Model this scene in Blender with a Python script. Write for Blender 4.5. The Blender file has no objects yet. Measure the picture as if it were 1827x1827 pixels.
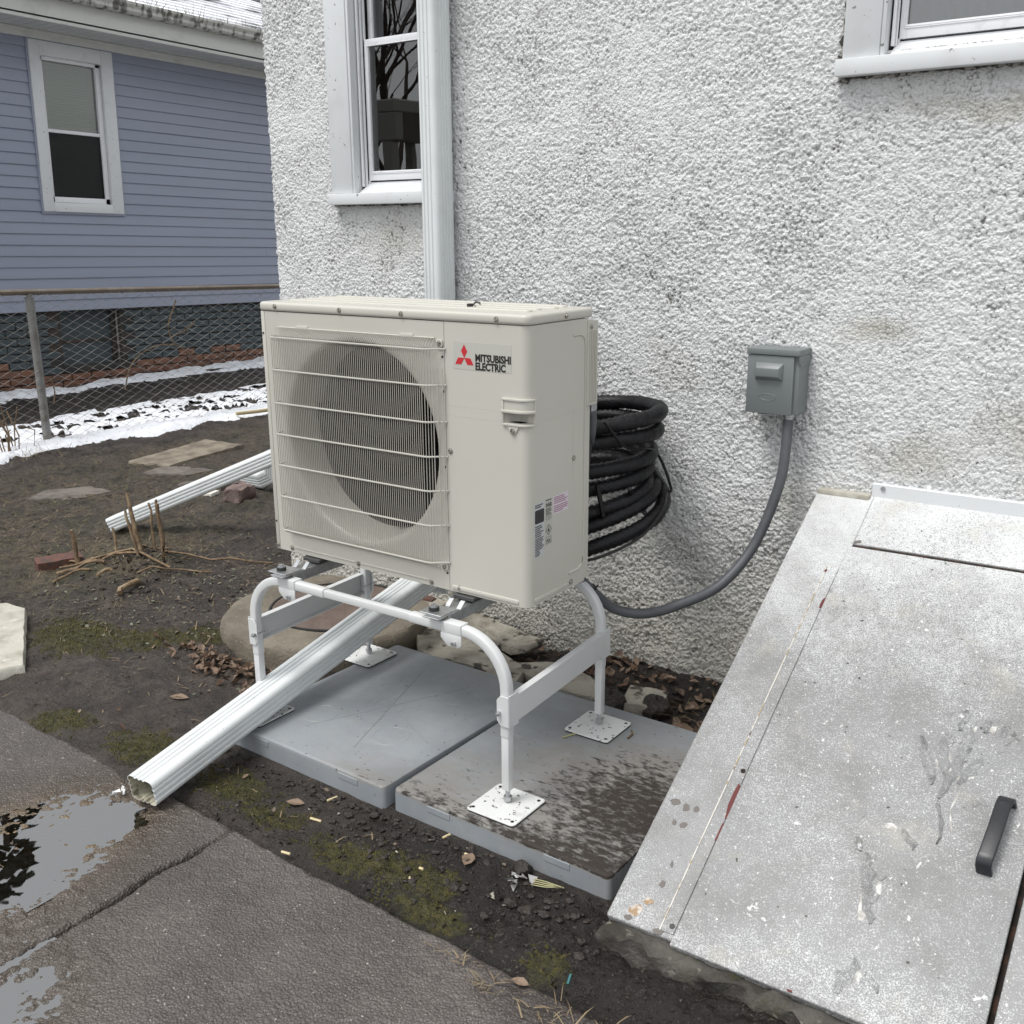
import bpy, bmesh, math, random
import numpy as np
from mathutils import Vector, Matrix, Euler

random.seed(7)
sc = bpy.context.scene
COL = sc.collection
R = math.radians
# ------------------------------------------------------------------ camera
cd = bpy.data.cameras.new('camera')
cam = bpy.data.objects.new('camera', cd)
COL.objects.link(cam)
cam.location = (2.36244, -2.04835, 1.51119)
cam.rotation_euler = (R(74.53845), R(0.37769), R(35.42754))
cd.sensor_width = 36.0
cd.lens = 36.118
cd.clip_start = 0.02
cd.clip_end = 400
sc.camera = cam
# ------------------------------------------------------------------ sky, sun, exposure
SUN_EL, SUN_AZ = 64.0, 204.0          # azimuth clockwise from +Y (from the front left)
wd = bpy.data.worlds.new('World')
sc.world = wd
wd.use_nodes = True
nt = wd.node_tree
nt.nodes.clear()
sky = nt.nodes.new('ShaderNodeTexSky')
sky.sky_type = 'NISHITA'
sky.sun_disc = False
sky.sun_elevation = R(SUN_EL)
sky.sun_rotation = R(SUN_AZ)
sky.dust_density = 3.0
hs = nt.nodes.new('ShaderNodeHueSaturation')
hs.inputs['Saturation'].default_value = 0.16
bg = nt.nodes.new('ShaderNodeBackground')
bg.inputs['Strength'].default_value = 0.15
ow = nt.nodes.new('ShaderNodeOutputWorld')
nt.links.new(sky.outputs[0], hs.inputs['Color'])
cl = nt.nodes.new('ShaderNodeMix')            # even overcast layer over the clear sky
cl.data_type = 'RGBA'
cl.inputs['Factor'].default_value = 0.70
cl.inputs['B'].default_value = (4.5, 4.62, 4.75, 1)
nt.links.new(hs.outputs[0], cl.inputs['A'])
nt.links.new(cl.outputs['Result'], bg.inputs['Color'])
nt.links.new(bg.outputs[0], ow.inputs['Surface'])
sd = bpy.data.lights.new('sun', 'SUN')
sd.energy = 1.45
sd.angle = R(22)
sd.color = (1.0, 0.975, 0.94)
sun = bpy.data.objects.new('sun', sd)
COL.objects.link(sun)
_az, _el = R(SUN_AZ), R(SUN_EL)
_d = Vector((math.sin(_az) * math.cos(_el), math.cos(_az) * math.cos(_el), math.sin(_el)))
sun.rotation_euler = (-_d).to_track_quat('-Z', 'Y').to_euler()
sun.location = (0, -4, 8)
sc.view_settings.view_transform = 'Standard'
sc.view_settings.look = 'None'
sc.view_settings.gamma = 1.0
sc.view_settings.use_curve_mapping = False
sc.view_settings.exposure = 0.68


# ------------------------------------------------------------------ noise
_TAB = {}


def vnoise(x, y, f, seed):
    if seed not in _TAB:
        _TAB[seed] = np.random.RandomState(seed).rand(256, 256)
    T = _TAB[seed]
    X, Y = x * f, y * f
    i, j = np.floor(X).astype(int), np.floor(Y).astype(int)
    u, v = X - i, Y - j
    u, v = u * u * u * (u * (u * 6 - 15) + 10), v * v * v * (v * (v * 6 - 15) + 10)
    a, b = T[i % 256, j % 256], T[(i + 1) % 256, j % 256]
    c, d = T[i % 256, (j + 1) % 256], T[(i + 1) % 256, (j + 1) % 256]
    return (a * (1 - u) + b * u) * (1 - v) + (c * (1 - u) + d * u) * v


def fbm(x, y, f, seed, oct=4, g=0.5):
    s, a, n = 0, 1.0, 0
    for k in range(oct):
        c, q = math.cos(0.7 * k), math.sin(0.7 * k)
        s = s + a * vnoise(x * c - y * q + 3.1 * k, x * q + y * c, f * 2 ** k, seed + k)
        n += a
        a *= g
    return s / n


def cells(x, y, f, seed):
    """distance to the nearest jittered cell point, 0 at the point"""
    rng = np.random.RandomState(seed)
    JX, JY, JR = rng.rand(128, 128), rng.rand(128, 128), 0.75 + 0.5 * rng.rand(128, 128)
    X, Y = x * f, y * f
    i, j = np.floor(X).astype(int), np.floor(Y).astype(int)
    best = np.full(X.shape, 9.0)
    for a in (-1, 0, 1):
        for b in (-1, 0, 1):
            p, q = (i + a) % 128, (j + b) % 128
            d = ((i + a + JX[p, q] - X) ** 2 + (j + b + JY[p, q] - Y) ** 2) * JR[p, q]
            best = np.minimum(best, d)
    return np.sqrt(best)


def sstep(a, b, x):
    t = np.clip((x - a) / (b - a), 0, 1)
    return t * t * (3 - 2 * t)


# ------------------------------------------------------------------ materials
class NG:
    def __init__(s, name):
        s.m = bpy.data.materials.new(name)
        s.m.use_nodes = True
        s.t = s.m.node_tree
        s.b = s.t.nodes['Principled BSDF']
        s.o = s.t.nodes['Material Output']
        s.geo = s.n('ShaderNodeNewGeometry').outputs['Position']
        s.h = None

    def n(s, ty, **kw):
        k = s.t.nodes.new(ty)
        for a, v in kw.items():
            setattr(k, a, v)
        return k

    def set(s, sock, v):
        if isinstance(v, bpy.types.NodeSocket):
            s.t.links.new(v, sock)
        elif isinstance(v, (tuple, list)) and len(v) == 3 and sock.type == 'RGBA':
            sock.default_value = (*v, 1)
        else:
            sock.default_value = v

    def noise(s, scale, detail=3, rough=0.55, vec=None, dist=0.0):
        k = s.n('ShaderNodeTexNoise')
        s.set(k.inputs['Vector'], vec or s.geo)
        k.inputs['Scale'].default_value = scale
        k.inputs['Detail'].default_value = detail
        k.inputs['Roughness'].default_value = rough
        k.inputs['Distortion'].default_value = dist
        return k.outputs['Fac']

    def voro(s, scale, vec=None, feature='F1'):
        k = s.n('ShaderNodeTexVoronoi', feature=feature)
        s.set(k.inputs['Vector'], vec or s.geo)
        k.inputs['Scale'].default_value = scale
        return k.outputs['Distance']

    def ramp(s, v, lo, hi, a=0.0, b=1.0):
        k = s.n('ShaderNodeMapRange')
        k.clamp = True
        s.set(k.inputs['Value'], v)
        for i, q in zip(('From Min', 'From Max', 'To Min', 'To Max'), (lo, hi, a, b)):
            s.set(k.inputs[i], q)
        return k.outputs['Result']

    def math(s, op, a, b=0.0):
        k = s.n('ShaderNodeMath', operation=op)
        s.set(k.inputs[0], a)
        s.set(k.inputs[1], b)
        return k.outputs[0]

    def mix(s, f, a, b, blend='MIX'):
        k = s.n('ShaderNodeMix', data_type='RGBA', blend_type=blend)
        s.set(k.inputs['Factor'], f)
        s.set(k.inputs['A'], a)
        s.set(k.inputs['B'], b)
        return k.outputs['Result']

    def attr(s, name):
        return s.n('ShaderNodeAttribute', attribute_name=name).outputs['Fac']

    def objv(s):
        return s.n('ShaderNodeTexCoord').outputs['Object']

    def sep(s, v):
        k = s.n('ShaderNodeSeparateXYZ')
        s.set(k.inputs[0], v)
        return k.outputs

    def scalev(s, v, sx, sy, sz):
        k = s.n('ShaderNodeVectorMath', operation='MULTIPLY')
        s.set(k.inputs[0], v)
        k.inputs[1].default_value = (sx, sy, sz)
        return k.outputs[0]

    def bump(s, h, dist, strength=1.0):
        k = s.n('ShaderNodeBump')
        s.set(k.inputs['Height'], h)
        k.inputs['Distance'].default_value = dist
        k.inputs['Strength'].default_value = strength
        if s.h is not None:
            s.t.links.new(s.h, k.inputs['Normal'])
        s.h = k.outputs['Normal']
        s.t.links.new(s.h, s.b.inputs['Normal'])

    def done(s, col, rough=0.6, metal=0.0, spec=0.5):
        s.set(s.b.inputs['Base Color'], col)
        s.set(s.b.inputs['Roughness'], rough)
        s.b.inputs['Metallic'].default_value = metal
        s.b.inputs['Specular IOR Level'].default_value = spec
        return s.m


def pm(name, col, rough=0.6, layers=(), bumps=(), metal=0.0, spec=0.5, rvar=0.0, obj=False, stretch=None):
    g = NG(name)
    vec = g.objv() if obj else g.geo
    if stretch:
        vec = g.scalev(vec, *stretch)
    c = col
    for (c2, scale, lo, hi, amt, det) in layers:
        c = g.mix(g.ramp(g.noise(scale, det, vec=vec), lo, hi, 0, amt), c, c2)
    r = rough
    if rvar:
        r = g.ramp(g.noise(9, 3), 0.3, 0.7, rough - rvar, rough + rvar)
    for (scale, dist, st) in bumps:
        g.bump(g.noise(scale, 4, vec=vec), dist, st)
    return g.done(c, r, metal, spec)


MAT = {}
MAT['cream'] = pm('cream_paint', (0.515, 0.502, 0.448), 0.36, [((0.48, 0.465, 0.415), 3.0, 0.45, 0.75, 0.35, 3)], [(700, 0.0004, 0.25)])
MAT['cream_grille'] = pm('cream_grille', (0.52, 0.51, 0.455), 0.35)
MAT['wire'] = pm('cream_wire', (0.42, 0.405, 0.36), 0.45)
MAT['inner_cream'] = pm('inner_cream', (0.40, 0.38, 0.32), 0.5)
MAT['dark_inside'] = pm('dark_inside', (0.012, 0.012, 0.013), 0.6)
MAT['fan'] = pm('fan_plastic', (0.007, 0.007, 0.008), 0.6, spec=0.08)
MAT['fins'] = pm('fins', (0.05, 0.05, 0.05), 0.5)
MAT['stand'] = pm('stand_paint', (0.62, 0.63, 0.63), 0.33, [((0.5, 0.5, 0.5), 14, 0.55, 0.8, 0.3, 4)], [(500, 0.0004, 0.3)])
MAT['galv'] = pm('galvanised', (0.52, 0.53, 0.54), 0.38, [((0.36, 0.37, 0.38), 60, 0.4, 0.65, 0.7, 4)], metal=0.85)
MAT['screw'] = pm('screw_steel', (0.42, 0.40, 0.36), 0.35, [((0.12, 0.11, 0.1), 160, 0.5, 0.6, 0.8, 2)], metal=0.8)
MAT['rubber'] = pm('rubber', (0.02, 0.02, 0.02), 0.65)
MAT['foam'] = pm('black_foam_wrap', (0.005, 0.005, 0.006), 0.40, [((0.014, 0.014, 0.017), 40, 0.45, 0.7, 0.8, 4)], [(120, 0.004, 0.6), (420, 0.0015, 0.5)], spec=0.3)
MAT['tie'] = pm('tie_black', (0.01, 0.01, 0.01), 0.4)
MAT['conduit'] = pm('conduit_grey', (0.085, 0.09, 0.10), 0.5, [((0.13, 0.135, 0.14), 20, 0.5, 0.75, 0.5, 4)], [(300, 0.0006, 0.4)])
MAT['box'] = pm('disconnect_grey', (0.165, 0.185, 0.185), 0.42, [((0.20, 0.21, 0.21), 12, 0.4, 0.7, 0.5, 3)], [(400, 0.0004, 0.3)])
MAT['trim'] = pm('white_trim', (0.66, 0.68, 0.69), 0.42, [((0.45, 0.45, 0.44), 9, 0.55, 0.8, 0.35, 5), ((0.08, 0.08, 0.07), 55, 0.70, 0.74, 0.7, 2)])
MAT['vinyl'] = pm('white_vinyl', (0.74, 0.75, 0.77), 0.38, [((0.42, 0.42, 0.41), 30, 0.58, 0.78, 0.4, 5)])
MAT['gutter_white'] = pm('downspout_white', (0.70, 0.73, 0.73), 0.3, [((0.5, 0.52, 0.52), 6, 0.5, 0.8, 0.4, 5), ((0.06, 0.05, 0.04), 90, 0.735, 0.75, 0.8, 2)])
MAT['gutter_in'] = pm('downspout_inside', (0.48, 0.46, 0.36), 0.5, [((0.14, 0.12, 0.08), 40, 0.5, 0.62, 0.8, 5)])
MAT['red'] = pm('logo_red', (0.50, 0.02, 0.03), 0.4)
MAT['black'] = pm('print_black', (0.012, 0.012, 0.012), 0.4)
MAT['sticker'] = pm('sticker', (0.47, 0.465, 0.42), 0.3)
MAT['label_grey'] = pm('label_silver', (0.50, 0.52, 0.52), 0.4)
MAT['label_pink'] = pm('label_pink', (0.62, 0.56, 0.60), 0.4)
MAT['print_pink'] = pm('print_pink', (0.34, 0.15, 0.24), 0.5)
MAT['paper'] = pm('paper', (0.7, 0.7, 0.7), 0.5)
MAT['brick_green'] = pm('brick_painted', (0.045, 0.062, 0.068), 0.6, [((0.075, 0.095, 0.10), 14, 0.45, 0.7, 0.7, 4)], [(60, 0.006, 0.6)])
MAT['brick_orange'] = pm('brick_orange', (0.20, 0.095, 0.060), 0.85, [((0.09, 0.06, 0.048), 9, 0.45, 0.65, 0.8, 4)], [(60, 0.006, 0.6)])
MAT['mortar'] = pm('mortar_dark', (0.03, 0.032, 0.032), 0.9, [((0.09, 0.06, 0.045), 3, 0.4, 0.7, 0.6, 4)])
MAT['brick_red'] = pm('brick_red', (0.13, 0.06, 0.045), 0.85, [((0.06, 0.045, 0.04), 25, 0.45, 0.6, 0.7, 4)], [(90, 0.004, 0.7)])
MAT['siding'] = pm('siding_blue', (0.285, 0.312, 0.392), 0.48, [((0.245, 0.27, 0.345), 2.5, 0.4, 0.7, 0.6, 3)], [(260, 0.0006, 0.25)], stretch=(1, 0.12, 1))
MAT['soffit'] = pm('soffit_grey', (0.60, 0.61, 0.60), 0.5)
MAT['fascia'] = pm('fascia_white', (0.62, 0.63, 0.60), 0.45, [((0.33, 0.33, 0.29), 4, 0.55, 0.8, 0.5, 5)])
MAT['gutter_dirty'] = pm('gutter_dirty', (0.52, 0.52, 0.48), 0.5, [((0.05, 0.045, 0.035), 16, 0.5, 0.6, 0.85, 6)], stretch=(1, 1, 0.25))
MAT['shingle'] = pm('shingle', (0.10, 0.10, 0.105), 0.9, [((0.80, 0.81, 0.84), 2.6, 0.40, 0.52, 1.0, 5), ((0.06, 0.06, 0.06), 120, 0.6, 0.7, 0.6, 2)], stretch=(1, 0.45, 1))
MAT['fence'] = pm('fence_zinc', (0.26, 0.26, 0.25), 0.5, [((0.14, 0.12, 0.10), 12, 0.45, 0.7, 0.8, 4)], metal=0.3)
MAT['fence_rail'] = pm('fence_rail_rust', (0.16, 0.13, 0.10), 0.65, [((0.24, 0.22, 0.2), 12, 0.45, 0.7, 0.6, 4)], metal=0.2)
MAT['chain'] = pm('chain_wire', (0.30, 0.285, 0.27), 0.5, [((0.42, 0.40, 0.37), 5, 0.4, 0.7, 0.7, 3)], metal=0.35)
MAT['snow'] = pm('snow', (0.82, 0.84, 0.88), 0.7, [((0.45, 0.44, 0.42), 7, 0.58, 0.75, 0.6, 5), ((0.06, 0.045, 0.03), 38, 0.66, 0.70, 0.9, 4)], [(30, 0.02, 0.5)])
MAT['stem'] = pm('dead_stem', (0.22, 0.15, 0.085), 0.8, [((0.10, 0.065, 0.04), 40, 0.45, 0.6, 0.8, 4), ((0.36, 0.29, 0.19), 9, 0.55, 0.7, 0.7, 3)], [(200, 0.002, 0.6)])
MAT['straw'] = pm('straw', (0.24, 0.185, 0.11), 0.8, [((0.16, 0.11, 0.065), 15, 0.4, 0.7, 0.8, 3)])
MAT['leaf'] = pm('dead_leaf', (0.125, 0.078, 0.052), 0.75, [((0.22, 0.15, 0.10), 9, 0.45, 0.65, 0.8, 3), ((0.05, 0.032, 0.024), 17, 0.5, 0.65, 0.8, 3)], [(220, 0.002, 0.6)])
MAT['leaf_pale'] = pm('dead_leaf_pale', (0.22, 0.155, 0.11), 0.75, [((0.11, 0.075, 0.05), 60, 0.45, 0.65, 0.7, 3)], [(220, 0.002, 0.6)])
MAT['clod'] = pm('soil_clod', (0.024, 0.0185, 0.015), 0.5, [((0.06, 0.045, 0.035), 60, 0.5, 0.7, 0.7, 4)], [(90, 0.012, 0.9)])
MAT['stone'] = pm('pale_stone', (0.40, 0.37, 0.31), 0.8, [((0.20, 0.18, 0.145), 9, 0.42, 0.62, 0.8, 5), ((0.03, 0.024, 0.018), 14, 0.56, 0.62, 0.9, 6)], [(50, 0.01, 0.7), (200, 0.003, 0.5)])
MAT['slab_pale'] = pm('pale_slab', (0.46, 0.44, 0.38), 0.75, [((0.27, 0.25, 0.2), 9, 0.45, 0.65, 0.8, 6), ((0.60, 0.58, 0.52), 22, 0.58, 0.7, 0.6, 4)], [(70, 0.004, 0.6)])
MAT['flagstone'] = pm('flagstone', (0.165, 0.145, 0.125), 0.7, [((0.085, 0.07, 0.06), 8, 0.42, 0.6, 0.8, 5), ((0.25, 0.23, 0.2), 20, 0.6, 0.72, 0.6, 5)], [(60, 0.006, 0.6)])
MAT['board'] = pm('weathered_board', (0.25, 0.215, 0.165), 0.75, [((0.12, 0.095, 0.07), 8, 0.42, 0.6, 0.8, 6)], [(70, 0.004, 0.5)])
MAT['lid'] = pm('lid_concrete', (0.20, 0.175, 0.135), 0.85, [((0.10, 0.085, 0.065), 6, 0.4, 0.65, 0.8, 6), ((0.34, 0.31, 0.25), 60, 0.62, 0.72, 0.7, 4)], [(80, 0.008, 0.7), (300, 0.002, 0.5)])
MAT['lid_plate'] = pm('lid_plate', (0.14, 0.105, 0.085), 0.55, [((0.09, 0.06, 0.05), 12, 0.4, 0.65, 0.8, 5)], [(90, 0.004, 0.5)])
MAT['handle'] = pm('handle_black', (0.014, 0.015, 0.018), 0.38, [((0.022, 0.023, 0.026), 200, 0.5, 0.6, 0.8, 2)])
MAT['rust'] = pm('rust', (0.055, 0.028, 0.018), 0.9, [((0.012, 0.010, 0.008), 40, 0.35, 0.55, 0.95, 4)])
MAT['rust_pale'] = pm('pale_rust', (0.36, 0.28, 0.17), 0.8, [((0.62, 0.60, 0.55), 30, 0.42, 0.52, 1.0, 4), ((0.10, 0.05, 0.03), 18, 0.6, 0.66, 0.9, 3)])
MAT['old_red'] = pm('old_red_paint', (0.11, 0.022, 0.020), 0.7, [((0.12, 0.025, 0.02), 40, 0.4, 0.6, 0.7, 3)])
MAT['bare_metal'] = pm('bare_paint_patch', (0.14, 0.125, 0.115), 0.7)
MAT['flake'] = pm('paint_flake', (0.60, 0.60, 0.59), 0.6, [((0.40, 0.385, 0.35), 60, 0.46, 0.58, 0.85, 4)])
MAT['scraped'] = pm('scraped_paint', (0.36, 0.345, 0.315), 0.7, [((0.62, 0.62, 0.61), 70, 0.45, 0.6, 0.8, 4)], [(90, 0.003, 0.6)])
MAT['rock_pink'] = pm('rock_pink', (0.20, 0.145, 0.13), 0.85, [((0.11, 0.08, 0.075), 14, 0.45, 0.6, 0.8, 4)], [(60, 0.01, 0.6)])
MAT['shell'] = pm('white_scrap', (0.66, 0.64, 0.58), 0.6)
MAT['plastic_clear'] = pm('wrapper_plastic', (0.34, 0.34, 0.34), 0.12, [((0.12, 0.11, 0.1), 50, 0.45, 0.55, 0.8, 3)])
MAT['yellow_wire'] = pm('pale_yellow', (0.36, 0.34, 0.18), 0.45)
MAT['chip'] = pm('wood_chip', (0.60, 0.50, 0.30), 0.7)
MAT['teal'] = pm('teal_plastic', (0.04, 0.15, 0.16), 0.4)
MAT['bark'] = pm('bark', (0.085, 0.07, 0.058), 0.9, [((0.05, 0.04, 0.034), 8, 0.4, 0.6, 0.8, 4)])
MAT['porch_wood'] = pm('porch_wood', (0.34, 0.33, 0.31), 0.7)
MAT['room'] = pm('room_dark', (0.10, 0.09, 0.08), 0.9)
MAT['curtain'] = pm('curtain', (0.40, 0.37, 0.28), 0.9, [((0.25, 0.22, 0.16), 12, 0.45, 0.6, 0.6, 4)])
MAT['lace'] = pm('lace', (0.34, 0.34, 0.33), 0.9)
MAT['blind'] = pm('blind', (0.80, 0.80, 0.74), 0.95, spec=0.1)
MAT['bead'] = pm('window_black_gap', (0.015, 0.015, 0.015), 0.8)


def mk_glass(name, ior, tint=(0.9, 0.92, 0.92), rough=0.0, wav=0.0):
    g = NG(name)
    fr = g.n('ShaderNodeFresnel')
    fr.inputs['IOR'].default_value = ior
    tr = g.n('ShaderNodeBsdfTransparent')
    g.set(tr.inputs['Color'], tint)
    gl = g.n('ShaderNodeBsdfGlossy')
    gl.inputs['Roughness'].default_value = rough
    if wav:
        k = g.n('ShaderNodeBump')
        g.set(k.inputs['Height'], g.noise(5, 2))
        k.inputs['Distance'].default_value = wav
        g.t.links.new(k.outputs[0], gl.inputs['Normal'])
    mx = g.n('ShaderNodeMixShader')
    g.t.links.new(fr.outputs[0], mx.inputs[0])
    g.t.links.new(tr.outputs[0], mx.inputs[1])
    g.t.links.new(gl.outputs[0], mx.inputs[2])
    g.t.links.new(mx.outputs[0], g.o.inputs['Surface'])
    return g.m


MAT['glass'] = mk_glass('glass', 2.3, (0.85, 0.87, 0.87), 0.0, 0.00012)
MAT['glass_far'] = mk_glass('glass_far', 1.45, (0.85, 0.87, 0.87), 0.02, 0.0)
MAT['screen'] = mk_glass('insect_screen', 1.2, (0.55, 0.56, 0.56), 0.3)
MAT['water'] = mk_glass('water_film', 4.0, (0.95, 0.90, 0.82), 0.01, 0.0006)

# stucco
g = NG('stucco')
ht = g.attr('ht')
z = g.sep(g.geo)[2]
big = g.noise(1.3, 4)
c = g.mix(g.ramp(big, 0.36, 0.64, 0, 0.55), (0.80, 0.81, 0.81), (0.72, 0.728, 0.72))
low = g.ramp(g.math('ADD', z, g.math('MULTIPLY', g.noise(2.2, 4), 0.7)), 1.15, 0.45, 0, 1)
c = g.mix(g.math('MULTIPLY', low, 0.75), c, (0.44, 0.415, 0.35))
st = g.ramp(g.math('ADD', g.attr('worn'), g.math('MULTIPLY', g.noise(14, 5, 0.65), 0.5)), 0.45, 0.95, 0, 0.75)
c = g.mix(st, c, (0.50, 0.48, 0.42))
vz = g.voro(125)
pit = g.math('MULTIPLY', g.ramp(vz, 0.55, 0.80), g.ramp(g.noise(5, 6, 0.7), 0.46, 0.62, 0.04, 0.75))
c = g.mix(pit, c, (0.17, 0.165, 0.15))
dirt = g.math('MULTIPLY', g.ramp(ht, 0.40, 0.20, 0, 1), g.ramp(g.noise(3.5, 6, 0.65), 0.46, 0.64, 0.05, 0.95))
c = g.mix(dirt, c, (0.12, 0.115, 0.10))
spk = g.math('MULTIPLY', g.ramp(g.noise(85, 3, 0.65), 0.655, 0.70), g.ramp(g.noise(3.0, 5, 0.65), 0.45, 0.60, 0.12, 1))
c = g.mix(spk, c, (0.06, 0.055, 0.048))
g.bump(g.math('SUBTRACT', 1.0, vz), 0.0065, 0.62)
g.bump(g.noise(210, 3, 0.75), 0.006, 0.8)
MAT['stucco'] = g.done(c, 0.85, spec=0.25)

# mud with moss
g = NG('mud')
moss, straw, wet = g.attr('moss'), g.attr('straw'), g.attr('wet')
c = g.mix(g.ramp(g.noise(5, 8, 0.72), 0.34, 0.66), (0.022, 0.0165, 0.0135), (0.108, 0.086, 0.072))
c = g.mix(g.ramp(g.noise(45, 4), 0.52, 0.72, 0, 0.6), c, (0.028, 0.021, 0.017))
c = g.mix(g.math('MULTIPLY', wet, 0.8), c, (0.020, 0.0155, 0.013))
c = g.mix(g.ramp(g.noise(170, 2), 0.69, 0.73, 0, 0.6), c, (0.26, 0.22, 0.17))
lich = g.math('MULTIPLY', g.ramp(g.noise(110, 3, 0.6), 0.60, 0.66), g.ramp(g.noise(3.1, 5), 0.50, 0.62))
c = g.mix(g.math('MULTIPLY', lich, 0.6), c, (0.17, 0.18, 0.13))
sm = g.ramp(g.math('ADD', straw, g.math('MULTIPLY', g.noise(26, 6, 0.75), 1.0)), 0.93, 1.2, 0, 0.8)
c = g.mix(sm, c, g.mix(g.ramp(g.noise(4, 4), .4, .6), (0.15, 0.118, 0.068), (0.075, 0.072, 0.036)))
c = g.mix(g.math('MULTIPLY', g.ramp(g.noise(9, 7, 0.75), 0.54, 0.66), g.ramp(straw, 0.1, 0.4)), c, (0.018, 0.014, 0.011))
mm = g.ramp(g.math('ADD', moss, g.math('MULTIPLY', g.noise(26, 6, 0.7), 1.1)), 0.98, 1.25)
mc = g.mix(g.ramp(g.noise(55, 4), 0.35, 0.65), (0.030, 0.028, 0.010), (0.088, 0.078, 0.024))
c = g.mix(mm, c, mc)
g.bump(g.noise(24, 6, 0.68), 0.07, 0.8)
g.bump(g.noise(160, 4, 0.6), 0.008, 0.8)
r = g.ramp(g.noise(9, 4), 0.38, 0.60, 0.26, 0.78)
MAT['mud'] = g.done(c, r, spec=0.5)

# old wet concrete / asphalt path
g = NG('old_pavement')
wet = g.attr('wet')
agg = g.voro(150)
c = g.mix(g.ramp(g.noise(2.2, 5), 0.35, 0.65), (0.062, 0.053, 0.048), (0.132, 0.117, 0.108))
c = g.mix(g.ramp(g.noise(130, 3), 0.48, 0.70, 0, 0.7), c, (0.060, 0.052, 0.049))
c = g.mix(g.math('MULTIPLY', g.ramp(g.noise(20, 5, 0.7), 0.5, 0.66), 0.4), c, (0.060, 0.048, 0.046))
c = g.mix(g.ramp(agg, 0.26, 0.08, 0, 0.8), c, (0.29, 0.26, 0.24))
c = g.mix(g.ramp(g.noise(95, 2), 0.70, 0.73, 0, 0.8), c, (0.46, 0.43, 0.38))
c = g.mix(g.ramp(g.math('ADD', g.attr('moss'), g.noise(24, 5, 0.7)), 1.1, 1.4, 0, 0.8), c, (0.06, 0.055, 0.018))
c = g.mix(g.ramp(g.math('ADD', g.attr('mud'), g.noise(16, 5, 0.7)), 0.95, 1.25, 0, 0.9), c, (0.045, 0.036, 0.031))
c = g.mix(g.math('MULTIPLY', wet, 0.72), c, (0.066, 0.050, 0.034))
c = g.mix(g.math('MULTIPLY', g.attr('silt'), g.ramp(g.noise(30, 5, 0.7), .35, .65, .45, 1)), c, (0.22, 0.155, 0.085))
g.bump(g.noise(60, 5, 0.7), 0.006, 0.6)
g.bump(agg, 0.005, 0.7)
g.bump(g.noise(330, 3), 0.002, 0.6)
MAT['pavement'] = g.done(c, g.math('ADD', g.ramp(wet, 0, 1, 0.30, 0.08), g.ramp(g.noise(3, 4), 0.35, 0.65, 0, 0.22)), spec=0.5)

# equipment pad
g = NG('pad_plastic')
ox, oy, oz = g.sep(g.geo)
mud = g.attr('mud')
c = g.mix(g.ramp(g.noise(3, 4), 0.35, 0.65), (0.225, 0.245, 0.265), (0.285, 0.305, 0.325))
c = g.mix(g.ramp(g.noise(22, 4), 0.5, 0.8, 0, 0.35), c, (0.36, 0.36, 0.35))
sv = g.scalev(g.geo, 0.75, 1.5, 1)
film = g.ramp(g.math('ADD', mud, g.noise(9, 5, 0.7, vec=sv)), 0.68, 1.2, 0, 0.75)
c = g.mix(film, c, (0.21, 0.19, 0.165))
mk = g.ramp(g.math('ADD', g.math('MULTIPLY', mud, 0.62), g.noise(34, 7, 0.75, vec=sv)), 0.94, 1.06)
c = g.mix(mk, c, (0.034, 0.026, 0.021))
sp = g.ramp(g.noise(95, 2), 0.715, 0.735)
c = g.mix(sp, c, (0.03, 0.024, 0.02))
g.bump(mk, 0.003, 0.8)
MAT['pad'] = g.done(c, g.ramp(mk, 0, 1, 0.36, 0.8), spec=0.45)

# foot plate : painted white with mud spatter
g = NG('footplate_paint')
c = g.mix(g.ramp(g.noise(70, 4, 0.6), 0.61, 0.65), (0.66, 0.67, 0.66), (0.035, 0.028, 0.023))
c = g.mix(g.ramp(g.noise(20, 3), 0.55, 0.7, 0, 0.4), c, (0.45, 0.43, 0.4))
MAT['footplate'] = g.done(c, 0.45)

# weathered bulkhead paint (object coordinates: y runs up the slope)
g = NG('weathered_white_paint')
ov = g.objv()
oy = g.sep(ov)[1]
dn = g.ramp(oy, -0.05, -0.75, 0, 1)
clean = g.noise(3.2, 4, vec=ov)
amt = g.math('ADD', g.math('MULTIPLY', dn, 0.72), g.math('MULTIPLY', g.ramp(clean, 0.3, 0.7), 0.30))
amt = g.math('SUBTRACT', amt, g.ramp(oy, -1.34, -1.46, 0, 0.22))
fine = g.math('ADD', g.math('MULTIPLY', g.noise(300, 4, 0.8, vec=ov), 0.80), g.math('MULTIPLY', g.noise(60, 5, 0.75, vec=ov), 0.20))
mil = g.ramp(g.math('ADD', fine, g.math('MULTIPLY', amt, 0.16)), 0.575, 0.625, 0, 1)
cloud = g.math('MULTIPLY', g.ramp(g.noise(5.5, 7, 0.68, vec=ov), 0.42, 0.66), g.ramp(dn, 0.1, 0.9, 0.25, 1))
c = g.mix(g.ramp(g.noise(14, 5, vec=ov), 0.4, 0.7, 0, 0.5), (0.68, 0.695, 0.70), (0.57, 0.575, 0.565))
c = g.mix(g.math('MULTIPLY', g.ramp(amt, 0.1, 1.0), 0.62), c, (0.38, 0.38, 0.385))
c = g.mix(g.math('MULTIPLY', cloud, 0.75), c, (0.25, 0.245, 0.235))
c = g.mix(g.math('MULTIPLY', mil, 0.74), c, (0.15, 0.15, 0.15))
wsp = g.ramp(g.noise(110, 3, 0.7, vec=ov), 0.645, 0.69)
c = g.mix(g.math('MULTIPLY', wsp, 0.8), c, (0.80, 0.80, 0.79))
wsp2 = g.ramp(g.noise(22, 4, 0.65, vec=ov), 0.665, 0.70)
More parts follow.
